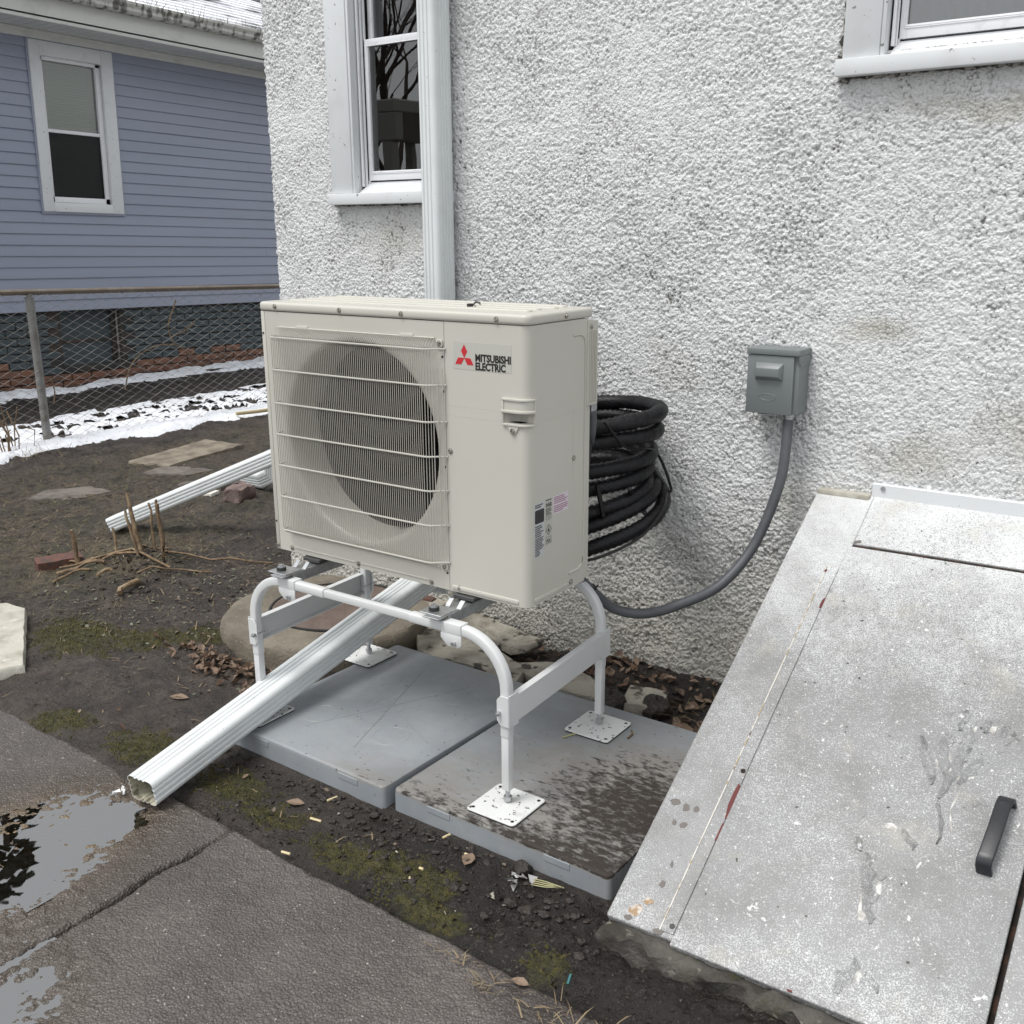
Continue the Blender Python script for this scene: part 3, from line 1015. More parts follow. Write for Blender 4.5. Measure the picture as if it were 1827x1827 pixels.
def spout_tube(path, w, d, up, wall=.0012):
    """open-ended corrugated pipe with thin wall: outer mesh and inner mesh"""
    pr = spout_profile(w, d)
    pin = [(q[0] * (1 - 2 * wall / w), q[1] * (1 - 2 * wall / d)) for q in pr]
    o = MB().sweep(path, pr, up, cap=False)
    i = MB().sweep(path, pin, up, cap=False)
    return o, i, len(pr)


def rim(o, i, k, n):
    m = MB()
    for base in (0, (n - 1) * k):
        a = o.v[base:base + k]
        b = i.v[base:base + k]
        kk = len(m.v)
        m.v += a + b
        m.f += [(kk + j, kk + (j + 1) % k, kk + k + (j + 1) % k, kk + k + j) for j in range(k)]
    return m


# vertical one on the wall with the kicked-out extension that passes below the unit
ds = thing('downspout', 'white ribbed downspout running down the stucco wall beside the tall window', 'downspout', (-0.05, .89, .12))
DX, DY = -0.045, .885
o, i, k = spout_tube([(DX, DY, 5.4), (DX, DY, 2.0), (DX, DY, .34)], .078, .100, (0, 1, 0))
part = o.build('pipe', 'gutter_white', ds, smooth=25)
m = MB()
for zz in (2.9, .95):
    m.box((DX - .047, DY - .058, zz), (DX + .047, DY + .07, zz + .022))
each(m, 'strap', 'gutter_white', ds, .003)
pr = spout_profile(.080, .102)
pts = [(DX, DY, .40), (DX, DY, .345)]
for t in range(1, 6):
    a = R(t * 13)
    pts.append((DX + .012 * t / 5, DY - .16 * (1 - math.cos(a)), .345 - .16 * math.sin(a)))
m = MB().sweep(pts, pr, (0, 1, 0.2), cap=False)
m.build('elbow', 'gutter_white', ds, smooth=40)

E1 = Vector((0.105, -0.617, 0.052))
E0 = Vector((-0.015, 0.80, 0.268))
ex = thing('downspout_extension', 'white ribbed downspout length sloping under the unit to an open end on the wet paving', 'downspout', tuple(E1))
o, i, k = spout_tube([E0, E0.lerp(E1, .5), E1], .100, .078, (0, 0, 1))
o.build('pipe', 'gutter_white', ex, smooth=25)
o2, i2, k2 = spout_tube([E0, E0.lerp(E1, .5), E1], .100, .078, (0, 0, 1))
rm = rim(o2, i2, k2, 3)
i2.build('pipe_inside', 'gutter_in', ex, smooth=40)
each(rm, 'pipe_rim', 'gutter_white', ex, smooth=0)

S1 = Vector((-2.30, 0.92, 0.045))
S0 = Vector((-1.12, 1.50, 0.60))
ex2 = thing('downspout_extension', 'white ribbed downspout length behind the cut stems at the house corner', 'downspout', tuple(S1))
o, i, k = spout_tube([S0, S0.lerp(S1, .5), S1], .100, .078, (0, 0, 1))
o2, i2, k2 = spout_tube([S0, S0.lerp(S1, .5), S1], .100, .078, (0, 0, 1))
o.build('pipe', 'gutter_white', ex2, smooth=25)
each(rim(o2, i2, k2, 3), 'pipe_rim', 'gutter_white', ex2, smooth=0)
i2.build('pipe_inside', 'gutter_in', ex2, smooth=40)
m = MB().sweep([(-1.06, 1.56, 5.3), (-1.06, 1.56, .75), (-1.08, 1.53, .66), (-1.14, 1.49, .59)], spout_profile(.102, .08), (1, .3, 0), cap=False)
m.build('pipe', 'gutter_white', ex2, smooth=40)
# ------------------------------------------------------------------ outdoor unit
UZ = 0.56
UW, UH, UD, UD2 = .95, .75, .304, .2725
unit = thing('outdoor_unit', 'cream heat pump outdoor unit with fan grille standing on the white stand', 'heat pump', (UW / 2, UD / 2, UZ - .02))
FC, FR_ = (.376, .374), .284


def U(x, y, z):
    return (x, y, z + UZ)


# fan panel with round opening and rolled-in mouth
x0, x1, z0, z1 = .0225, .690, .002, .7235
angs = sorted(set([R(a) for a in range(0, 360, 4)] + [math.atan2(zz - FC[1], xx - FC[0]) % (2 * math.pi) for xx in (x0, x1) for zz in (z0, z1)]))
inner = []
prof = [(0.016, 0.0), (0.006, .0012), (0.0, .006), (-.004, .014), (-.008, .035), (-.013, .075), (-.015, .12)]
vs, fs = [], []
na = len(angs)
for a in angs:
    ca, sa = math.cos(a), math.sin(a)
    tx = ((x1 if ca > 0 else x0) - FC[0]) / ca if abs(ca) > 1e-9 else 1e9
    tz = ((z1 if sa > 0 else z0) - FC[1]) / sa if abs(sa) > 1e-9 else 1e9
    t = min(tx, tz)
    vs.append(U(FC[0] + ca * t, 0.0, FC[1] + sa * t))
for dr, dy in prof:
    for a in angs:
        vs.append(U(FC[0] + math.cos(a) * (FR_ + dr), dy, FC[1] + math.sin(a) * (FR_ + dr)))
for r_ in range(len(prof)):
    for j in range(na):
        fs.append((r_ * na + j, r_ * na + (j + 1) % na, (r_ + 1) * na + (j + 1) % na, (r_ + 1) * na + j))
m = MB().add(vs, fs)
# folded edges of the panel
m.box(U(x0, .0005, z0), U(x0 + .003, .02, z1)).box(U(x1 - .003, .0005, z0), U(x1, .02, z1))
fp = m.build('fan_panel', 'cream', unit, smooth=35)
# service panel, wraps round the front right corner
rr = .024
pl = [(.6915, .012), (.6915, .0)]
for i_ in range(0, 9):
    a = R(-90 + 90 * i_ / 8)
    pl.append((UW - rr + rr * math.cos(a), rr + rr * math.sin(a)))
pl += [(UW, UD2), (UW - .012, UD2), (UW - .012, .04), (UW - .03, .012)]
HLO = .026                                     # handle hollow reaches this far along the side
pl2 = [(.6915, .012), (.6915, 0), (.880, 0), (.887, .022), (.905, .034), (.925, .030), (.934, .0255), (UW, HLO), (UW, UD2), (UW - .012, UD2), (UW - .012, .05), (.905, .046), (.87, .03), (.86, .012)]
m = MB().prism(pl, UZ + .002, UZ + .4832).prism(pl2, UZ + .4834, UZ + .5098).prism(pl, UZ + .510, UZ + .7235)
sp_ = m.build('service_panel', 'cream', unit, 0, 2, 40)
# left corner post
pl = [(.0205, .012), (.0205, 0)] + [(.010 - .010 * math.sin(R(t)), .010 - .010 * math.cos(R(t))) for t in (0, 30, 60, 90)] + [(0, UD), (.012, UD), (.012, .012)]
MB().prism(pl, UZ + .002, UZ + .7235).build('side_panel', 'cream', unit, .0015, 2, 40)
# inside: dark box, fin pack and partition
m = MB()
a, b = U(.014, .13, .004), U(.69, UD - .02, .72)
m.add([(a[0], b[1], a[2]), (b[0], b[1], a[2]), (b[0], b[1], b[2]), (a[0], b[1], b[2]), (b[0], a[1], a[2]), (b[0], a[1], b[2])], [(0, 1, 2, 3), (1, 4, 5, 2)])
m.box(U(.014, .012, .0), U(.936, UD - .004, .004))
m.build('coil_pack', 'dark_inside', unit, smooth=0)
m = MB()
for k_ in range(60):
    xx = .03 + k_ * .0105
    m.box(U(xx, UD - .022, .01), U(xx + .002, UD - .018, .71))
m.build('coil_fins', 'fins', unit, smooth=0)['kind'] = 'stuff'
m = MB().box(U(.69, .06, .004), U(.86, UD - .03, .722))
m.build('inner_case', 'dark_inside', unit)
m = MB()
for k_ in range(40):
    m.box(U(.012 + k_ * .0231, UD - .006, .03), U(.0155 + k_ * .0231, UD, .715))
for k_ in range(12):
    m.box(U(.012, UD - .004, .03 + k_ * .06), U(.93, UD + .001, .034 + k_ * .06))
m.build('rear_guard', 'cream_grille', unit, smooth=0)
# fan: hub, three swept blades
fan = MB().rod(U(FC[0], .075, FC[1]), U(FC[0], .17, FC[1]), .062, 24).build('fan', 'fan', unit)
for b_ in range(3):
    vs, fs = [], []
    nr, nt_ = 6, 8
    for ir in range(nr + 1):
        r_ = .055 + (.256 - .055) * ir / nr
        for it in range(nt_ + 1):
            sw = it / nt_
            an = R(120 * b_ + 20 + 78 * sw + 22 * (ir / nr) ** 1.5)
            vs.append(U(FC[0] + r_ * math.cos(an), .085 + .085 * sw - .01 * math.sin(sw * 3.14), FC[1] + r_ * math.sin(an)))
    for ir in range(nr):
        for it in range(nt_):
            q = ir * (nt_ + 1) + it
            fs.append((q, q + 1, q + nt_ + 2, q + nt_ + 1))
    MB().add(vs, fs).build('blade', 'fan', fan, smooth=60)
m = MB().box(U(FC[0] - .02, .18, .02), U(FC[0] + .02, .2, .71)).rod(U(FC[0], .15, FC[1]), U(FC[0], .21, FC[1]), .05, 16)
m.build('motor_bracket', 'fan', unit)
# top cover
m = MB()
o_ = .004
m.prism(rrect(-o_, -o_, UW + o_, UD + .003, .022, 5), UZ + .7245, UZ + UH)
tc = m.build('top_cover', 'cream', unit, .008, 3, 50)
m = MB()
for k_ in range(4):
    yy = .075 + .06 * k_
    m.prism(rrect(.04 + .012 * (k_ % 2), yy, UW - .05 - .012 * (k_ % 2), yy + .026, .012, 4), UZ + UH - .004, UZ + UH + .0045)
m.build('stiffening_rib', 'cream', tc, .004, 2, 50)
# fan grille ------------------------------------------------------------
gr = thing_part = MB()
GY = -.036
zt, zb = .655, .078
gx0, gx1 = .073, .690
for zz in (.655, .562, .466, .374, .281, .186, .082):
    m = gr
    path = [U(gx0 - .004, -.004, zz), U(gx0 - .001, -.02, zz), U(gx0 + .004, GY + .004, zz), U(gx0 + .014, GY, zz), U(gx1 - .050, GY, zz), U(gx1 - .034, GY + .004, zz), U(gx1 - .012, -.012, zz), U(gx1 + .006, -.002, zz)]
    m.tube(path, .0026, 6)
gp = gr.build('fan_grille', 'cream_grille', unit, smooth=60)
m = MB()
NWIRE = 82
for k_ in range(NWIRE):
    xx = gx0 + .006 + (gx1 - .030 - gx0 - .006) * k_ / (NWIRE - 1)
    yy = GY + .0032
    e = max(0, (xx - (gx1 - .052)) / .05)
    yy += .022 * e
    m.tube([U(xx, -.004, zt + .026), U(xx, yy + .016, zt + .020), U(xx, yy + .004, zt + .004), U(xx, yy, zt - .012), U(xx, yy, zb + .014), U(xx, yy + .005, zb - .002), U(xx, yy + .018, zb - .010), U(xx, -.003, zb - .014)], .0012, 4, cap=False)
for k_ in range(3):
    xx = gx1 - .022 + k_ * .011
    m.tube([U(xx, -.022 + .006 * k_, zt - .05), U(xx, -.022 + .006 * k_, zb + .02)], .0013, 4, cap=False)
m.build('grille_wires', 'wire', gp, smooth=60)['kind'] = 'stuff'
m = MB()
m.tube([U(gx0 + .008, -.003, zt + .026), U(gx1 - .03, -.003, zt + .026)], .002, 6)
m.tube([U(gx0 + .008, -.003, zb - .014), U(gx1 - .03, -.003, zb - .014)], .002, 6)
each(m, 'grille_edge_wire', 'cream_grille', gp, smooth=60)
# mounting lugs, holes, embossed lines
m = MB()
for xx, zz in ((.678, .668), (.678, .068)):
    m.prism(rrect(xx - .010, zz + UZ - .010, xx + .010, zz + UZ + .010, .006, 4), -.006, -.001, 'y')
for xx in (.155, .545):
    m.prism(rrect(xx, UZ + .678, xx + .045, UZ + .688, .003, 3), -.005, -.0005, 'y')
each(m, 'grille_lug', 'cream_grille', gp, .0012, 2)
m = MB()
for xx, zz in ((.684, .656), (.684, .634), (.684, .545), (.690 - .006, .345), (.684, .075), (.684, .050), (.012, .66), (.012, .09)):
    m.rod(U(xx, -.0012, zz), U(xx, .004, zz), .0032, 10)
each(m, 'screw_hole', 'black', unit)
m = MB()
for xa, xb in ((.085, .34), (.362, .615)):
    m.box(U(xa, -.0028, .0165), U(xb, .001, .0195))
each(m, 'embossed_line', 'cream_grille', fp, .001, 2)
m = MB()
m.prism(rrect(.700, UZ + .008, .920, UZ + .020, .005, 4), -.003, .002, 'y')
m.prism(rrect(.028, UZ + .010, .190, UZ + .022, .005, 4), UW - .002, UW + .003, 'x')
each(m, 'embossed_bead', 'cream', sp_, .002, 2)
# embossed outline on the side face
pt = [(.190, .046), (.236, .046), (.258, .056), (.264, .076), (.264, .655), (.258, .675), (.240, .684), (.205, .684)]
m = MB().tube([U(UW, p[0], p[1]) for p in pt], .0032, 6)
m.build('embossed_bead', 'cream', sp_, smooth=60)
m = MB().tube([U(UW, .208, .30), U(UW, .208, .50)], .0014, 6)
m.build('embossed_bead', 'cream', sp_, smooth=60)
# rear pipe cover with louvres
m = MB().box(U(.930, UD2 + .0015, .492), U(.951, UD + .024, .716))
for k_ in range(5):
    m.box(U(.950, UD2 + .012 + .008 * k_, .50), U(.954, UD2 + .015 + .008 * k_, .69))
m.build('pipe_cover', 'cream', unit, .0012, 1)
m = MB().box(U(.93, UD2 + .0015, .004), U(.942, UD, .49))
m.build('rear_panel', 'cream', unit)

# handles
def grip(m, y):
    pass


hx0, hx1 = .874, .926
m = MB()
# thin frame that wraps the corner
def wrap(s, off):
    """distance s along the front from x=hx0 round the corner"""
    L1 = UW - rr - hx0
    q = rr * math.pi / 2
    if s <= L1:
        return (hx0 + s, -off)
    if s <= L1 + q:
        a = (s - L1) / rr
        return (UW - rr + (rr + off) * math.sin(a), rr - (rr + off) * math.cos(a))
    return (UW + off, rr + s - L1 - q)


def wrapbox(m, s0, s1, za, zb_, o0, o1, n=10):
    vs, fs = [], []
    for i in range(n + 1):
        s = s0 + (s1 - s0) * i / n
        for off, zz in ((o0, za), (o1, za), (o1, zb_), (o0, zb_)):
            p = wrap(s, off)
            vs.append(U(p[0], p[1], zz))
        if i:
            a, b = 4 * i - 4, 4 * i
            fs += [(a, a + 1, b + 1, b), (a + 1, a + 2, b + 2, b + 1), (a + 2, a + 3, b + 3, b + 2), (a + 3, a, b, b + 3)]
    fs += [(0, 3, 2, 1), (4 * n, 4 * n + 1, 4 * n + 2, 4 * n + 3)]
    m.add(vs, fs)


HL = .092
wrapbox(m, 0, HL, .540, .546, -.001, .007)
wrapbox(m, 0, HL, .516, .541, -.001, .003)
wrapbox(m, 0, HL, .510, .517, -.001, .0095)
wrapbox(m, 0, .005, .482, .541, -.001, .006, 2)
wrapbox(m, HL - .004, HL, .482, .541, -.001, .006, 2)
wrapbox(m, 0, HL, .477, .483, -.001, .006)
m.prism([(.888, UZ + .478), (.925, UZ + .478), (.912, UZ + .455), (.901, UZ + .455)], -.004, .001, 'y')
hd = m.build('handle', 'cream_grille', unit, .0012, 2, 40)
m = MB()
for za, zb2, dep in ((.548, .553, .016), (.520, .548, .004), (.515, .520, .018), (.486, .515, .004), (.481, .486, .016)):
    m.box(U(-dep, .03, za), U(.001, .10, zb2))
m.build('handle', 'cream_grille', unit, .0015, 2)
# screws
sm = MB().rod((0, 0, 0), (0, -.0035, 0), .0058, 12, .0045).rod((0, -.0035, 0), (0, -.0045, 0), .0022, 6).rod((0, .001, 0), (0, -.001, 0), .0075, 14).mesh('screw', 'screw')
for xx, zz in ((.072, .738), (.328, .7375), (.551, .7365), (.859, .736), (.075, .014), (.351, .014), (.626, .012), (.724, .014), (.704, .39), (.906, .464), (.678, .668), (.678, .068), (.012, .014)):
    inst('screw', sm, unit, U(xx, -.004 if zz > .73 else (-.006 if xx == .678 else (-.004 if xx == .906 else -.0005)), zz))
for yy, zz in ((.165, .737), (.211, .363), (.202, .019), (.292, .700)):
    inst('screw', sm, unit, U(UW + (.004 if zz > .73 else .001), yy, zz), (0, 0, R(90)))
# emblem and wordmark
lg = MB().prism(rrect(.720, UZ + .607, .902, UZ + .676, .001, 2), -.0006, .0002, 'y').build('logo_sticker', 'sticker', unit)


def rhomb(cx, cz, a, ang):
    """60 degree rhombus standing on its point at (cx,cz), pointing along ang"""
    c, s = math.cos(ang), math.sin(ang)
    pts = [(0, 0), (a * math.cos(R(30)), a * math.sin(R(30))), (a * 2 * math.cos(R(30)), 0), (a * math.cos(R(30)), -a * math.sin(R(30)))]
    return [(cx + p[0] * c - p[1] * s, cz + p[0] * s + p[1] * c) for p in pts]


m = MB()
for an in (90, 210, 330):
    m.prism(rhomb(.7555, UZ + .636, .0195, R(an)), -.0012, -.0007, 'y')
m.build('emblem', 'red', lg, smooth=0)
for body, zz, wd_ in (('MITSUBISHI', .630, .110), ('ELECTRIC', .609, .094)):
    me, w = text_mesh(body, .0235, 'black', .0009)
    sx_ = wd_ / w
    mw = Matrix.Translation(U(.790, -.0011, zz)) @ Matrix.Rotation(R(90), 4, 'X') @ Matrix.Diagonal((sx_, 1.08, 1, 1))
    link('lettering', me, lg, WM[unit.name].inverted() @ mw)


# rating labels on the right side
def side_label(name, mat, y0, y1, za, zb_):
    m = MB().box(U(UW - .001, y0, za), U(UW + .0006, y1, zb_))
    return m.build(name, mat, unit)


def txt_side(body, size, y, zz, mat, parent, wd_=None):
    me, w = text_mesh(body, size, mat, .0001)
    s = wd_ / w if wd_ else 1
    mw = Matrix.Translation(U(UW + .0009, y, zz)) @ Matrix(((0, 0, 1, 0), (1, 0, 0, 0), (0, 1, 0, 0), (0, 0, 0, 1))) @ Matrix.Diagonal((s, 1, 1, 1))
    link('lettering', me, parent, WM[unit.name].inverted() @ mw)


def bars(m, y0, y1, za, zb_, n, seed, fill=.55):
    rn = random.Random(seed)
    h = (zb_ - za) / n
    for i in range(n):
        zz = zb_ - (i + .75) * h
        yy = y0
        e = y0 + (y1 - y0) * rn.uniform(.6, 1)
        while yy < e:
            l = rn.uniform(.002, .007)
            m.box(U(UW + .0007, yy, zz), U(UW + .0010, min(yy + l, y1), zz + h * fill))
            yy += l + .0012


l1 = side_label('rating_label', 'label_grey', .026, .072, .130, .276)
m = MB()
m.prism(rrect(.029, UZ + .222, .070, UZ + .258, .004, 3), UW + .0007, UW + .0011, 'x')
bars(m, .029, .070, .262, .273, 2, 5)
bars(m, .030, .068, .185, .217, 6, 1)
bars(m, .030, .068, .150, .184, 8, 2)
bars(m, .030, .052, .134, .150, 4, 3)
m.build('label_print', 'black', l1, smooth=0)
l2 = side_label('refrigerant_label', 'sticker', .0765, .107, .154, .279)
m = MB()
bars(m, .079, .105, .272, .277, 1, 9)
bars(m, .079, .105, .235, .254, 5, 10)
for ya in (.080, .093):
    for q in ((ya, .222, ya + .010, .2228), (ya, .2325, ya + .010, .2333), (ya, .222, ya + .0008, .2333), (ya + .0092, .222, ya + .010, .2333)):
        m.box(U(UW + .0007, q[0], q[1]), U(UW + .001, q[2], q[3]))
# flame in diamond
cy, cz, dd = .0915, .1945, .014
for k_ in range(4):
    a0, a1 = R(90 * k_), R(90 * k_ + 90)
    p0, p1 = (cy + dd * math.cos(a0), cz + dd * 1.05 * math.sin(a0)), (cy + dd * math.cos(a1), cz + dd * 1.05 * math.sin(a1))
    q0, q1 = (cy + .86 * dd * math.cos(a0), cz + .9 * dd * math.sin(a0)), (cy + .86 * dd * math.cos(a1), cz + .9 * dd * math.sin(a1))
    m.prism([(p0[0], p0[1] + UZ), (p1[0], p1[1] + UZ), (q1[0], q1[1] + UZ), (q0[0], q0[1] + UZ)], UW + .0007, UW + .001, 'x')
m.prism([(cy - .003, UZ + .189), (cy + .003, UZ + .189), (cy + .004, UZ + .194), (cy + .001, UZ + .201), (cy - .001, UZ + .197), (cy - .004, UZ + .194)], UW + .0007, UW + .001, 'x')
for q in ((.080, .157, .104, .1578), (.080, .1748, .104, .1756), (.080, .157, .0808, .1756), (.1032, .157, .104, .1756)):
    m.box(U(UW + .0007, q[0], q[1]), U(UW + .001, q[2], q[3]))
m.build('label_print', 'black', l2, smooth=0)
txt_side('R454B', .016, .079, .256, 'black', l2, .026)
txt_side('A2L', .013, .083, .161, 'black', l2, .018)
l3 = side_label('warning_label', 'label_pink', .113, .186, .229, .278)
m = MB()
bars(m, .117, .183, .256, .276, 4, 21, .5)
bars(m, .117, .183, .233, .253, 4, 22, .5)
m.build('label_print', 'print_pink', l3, smooth=0)
# feet
for xx in (.165, .746):
    for ya in (-.012, UD - .05):
        m = MB().box(U(xx - .035, ya, -.012), U(xx + .035, ya + .062, -.0005))
        m.build('foot', 'fins', unit, .002, 1)
# black cable tie lying on the top
m = MB().tube([U(.655, .20, UH + .0065), U(.672, .16, UH + .012), U(.690, .125, UH + .0075), U(.696, .105, UH + .0065)], .0028, 6).box(U(.689, .098, UH + .004), U(.701, .112, UH + .012))
tag(m.build('cable_tie', 'tie', None, .001, 1), 'small black cable tie lying on top of the cream unit', 'cable tie')

# ------------------------------------------------------------------ stand
PT = 0.057                                   # top of the pads
st_ = thing('equipment_stand', 'white square tube stand with arched legs carrying the cream unit', 'stand', (.475, .14, PT))
FY, BY = -.115, .396
LX = {'f': (.020, .962), 'b': (-.008, .935)}
RT = UZ - .046                               # rail centre height
TW = .027


def sq(w, r=.005):
    return rrect(-w / 2, -w / 2, w / 2, w / 2, r, 2)


def arch(x0, x1, y, r=.135):
    p = [(x0, y, PT + .20), (x0, y, RT - r)]
    for i in range(1, 10):
        a = R(90 * i / 10)
        p.append((x0 + r - r * math.cos(a), y, RT - r + r * math.sin(a)))
    p.append((x0 + r, y, RT))
    return p


for key, yy in (('f', FY), ('b', BY)):
    xl, xr = LX[key]
    for s, xx in ((1, xl), (-1, xr)):
        pth = [Vector(p) for p in arch(0, 1, yy)]
        pth = [Vector((xx + s * p.x, p.y, p.z)) for p in pth]
        xe = xx + s * .31
        pth.append(Vector((xe, yy, RT)))
        MB().sweep(pth, sq(TW), (0, 1, 0)).build('leg_arch', 'stand', st_, smooth=50)
        MB().box((xx - .0118, yy - .0118, PT + .045), (xx + .0118, yy + .0118, PT + .205)).build('leg', 'stand', st_, .003, 2)
        # clamp sleeve on the rail
        cx = xx + s * .165
        m = MB().box((cx - .032, yy - TW / 2 - .0035, RT - TW / 2 - .003), (cx + .032, yy + TW / 2 + .0035, RT + TW / 2 + .0035))
        m.prism([(cx - .034, RT - .012), (cx + .034, RT - .012), (cx + .034, RT - .038), (cx + .022, RT - .046), (cx - .012, RT - .046), (cx - .034, RT - .026)], yy - TW / 2 - .0042, yy - TW / 2 - .001, 'y')
        sl = m.build('rail_clamp', 'stand', st_, .002, 2)
        MB().rod((cx + .012, yy - TW / 2 - .013, RT - .034), (cx + .012, yy - TW / 2 - .003, RT - .034), .0062, 6).build('bolt', 'galv', sl)
    MB().box((xl + .30, yy - .0105, RT - .0105), (xr - .30, yy + .0105, RT + .0105)).build('cross_rail', 'stand', st_, .002, 2)
# side channels with brackets on the legs
for side, s in ((0, -1), (1, 1)):
    xf, xb = LX['f'][side], LX['b'][side]
    zc = .330
    for xx, yy in ((xf, FY), (xb, BY)):
        d = -1 if yy == FY else 1
        m = MB()
        ww = TW / 2 + .003
        m.box((xx + s * ww - .0015, yy - ww, zc - .045), (xx + s * ww + .0015, yy + ww + (.01), zc + .045))
        m.prism([(xx - s * .020, zc - .028), (xx - s * .020, zc + .028), (xx - s * .008, zc + .042), (xx + s * ww, zc + .042), (xx + s * ww, zc - .042), (xx - s * .008, zc - .042)], yy + d * ww - .0015, yy + d * ww + .0015, 'y')
        br = m.build('leg_bracket', 'stand', st_, .001, 1)
        MB().rod((xx - s * .012, yy + d * (ww + .011), zc - .006), (xx - s * .012, yy + d * ww, zc - .006), .0065, 6).rod((xx - s * .012, yy + d * (ww + .016), zc - .006), (xx - s * .012, yy - d * .03, zc - .006), .0032, 8).build('bolt', 'galv', br)
    m = MB()
    A, B = Vector((xf + s * .018, FY + .016, zc)), Vector((xb + s * .018, BY - .016, zc))
    prof = [(0, -.036), (0, .036), (-.020, .036), (-.020, .033), (-.003, .033), (-.003, -.033), (-.024, -.033), (-.024, -.036)]
    if s > 0:
        prof = [(-p[0], p[1]) for p in prof][::-1]
    prof = [(-p[0], p[1]) for p in prof] if s > 0 else [(-p[0], p[1]) for p in prof]
    m.sweep([A, B], prof, (0, 0, 1))
    m.build('side_channel', 'stand', st_, 0, smooth=20)
# foot plates
for key, yy in (('f', FY), ('b', BY)):
    for xx in LX[key]:
        m = MB().prism(rrect(xx - .074, yy - .010 - .076, xx + .078, yy - .010 + .076, .012, 4), PT + .004, PT + .008)
        fpz = m.build('foot_plate', 'footplate', st_, .001, 1)
        m = MB().prism(rrect(xx - .073, yy - .085, xx + .077, yy + .065, .012, 4), PT + .0005, PT + .0035)
        m.build('rubber_sheet', 'rubber', fpz)
        m = MB().rod((xx, yy, PT + .008), (xx, yy, PT + .05), .0065, 10).rod((xx, yy, PT + .014), (xx, yy, PT + .026), .0115, 6)
        m.build('levelling_bolt', 'galv', st_)
        m = MB()
        for ax, ay in ((-.06, -.07), (.064, -.07), (-.06, .05), (.064, .05)):
            m.rod((xx + ax, yy + ay, PT + .0081), (xx + ax, yy + ay, PT + .0087), .0048, 10)
        each(m, 'bolt_hole', 'black', fpz)
        if key == 'b' and xx < .5:
            MB().box((xx + .0, yy - .05, PT + .0083), (xx + .055, yy - .028, PT + .0088)).build('plate_sticker', 'paper', fpz)
# galvanised mounting rails and isolators
for xx in (.165, .746):
    m = MB()
    z1_, z0_ = UZ - .020, UZ - .048
    y0_, y1_ = FY - .035, BY + .035
    m.box((xx - .025, y0_ + .045, z0_), (xx - .022, y1_, z1_)).box((xx + .022, y0_ + .045, z0_), (xx + .025, y1_, z1_)).box((xx - .025, y0_, z1_ - .0005), (xx + .025, y1_, z1_ + .0025))
    m.build('mount_rail', 'galv', st_, .0008, 1)
    m = MB().box((xx - .052, FY - .020, UZ - .0175), (xx + .022, FY + .045, UZ - .0145))
    ib = m.build('isolator_plate', 'galv', st_, .001, 1)
    MB().rod((xx - .022, FY + .006, UZ - .0145), (xx - .022, FY + .006, UZ - .005), .014, 16).build('rubber_washer', 'rubber', ib)
    MB().rod((xx - .022, FY + .006, UZ - .005), (xx - .022, FY + .006, UZ + .003), .008, 6).rod((xx - .022, FY + .006, UZ - .005), (xx - .022, FY + .006, UZ - .003), .0115, 14).build('bolt', 'galv', ib)
    m = MB()
    for dx in (-.012, .026):
        m.add([(xx + dx - .007, FY + .048, UZ - .0145), (xx + dx + .007, FY + .048, UZ - .0145), (xx + dx + .010, FY + .064, UZ + .004), (xx + dx - .004, FY + .064, UZ + .004),
               (xx + dx - .007, FY + .051, UZ - .0145), (xx + dx + .007, FY + .051, UZ - .0145), (xx + dx + .010, FY + .067, UZ + .004), (xx + dx - .004, FY + .067, UZ + .004)],
              [(0, 1, 2, 3), (7, 6, 5, 4), (0, 4, 5, 1), (1, 5, 6, 2), (2, 6, 7, 3), (3, 7, 4, 0)])
    each(m, 'isolator_tab', 'galv', ib)


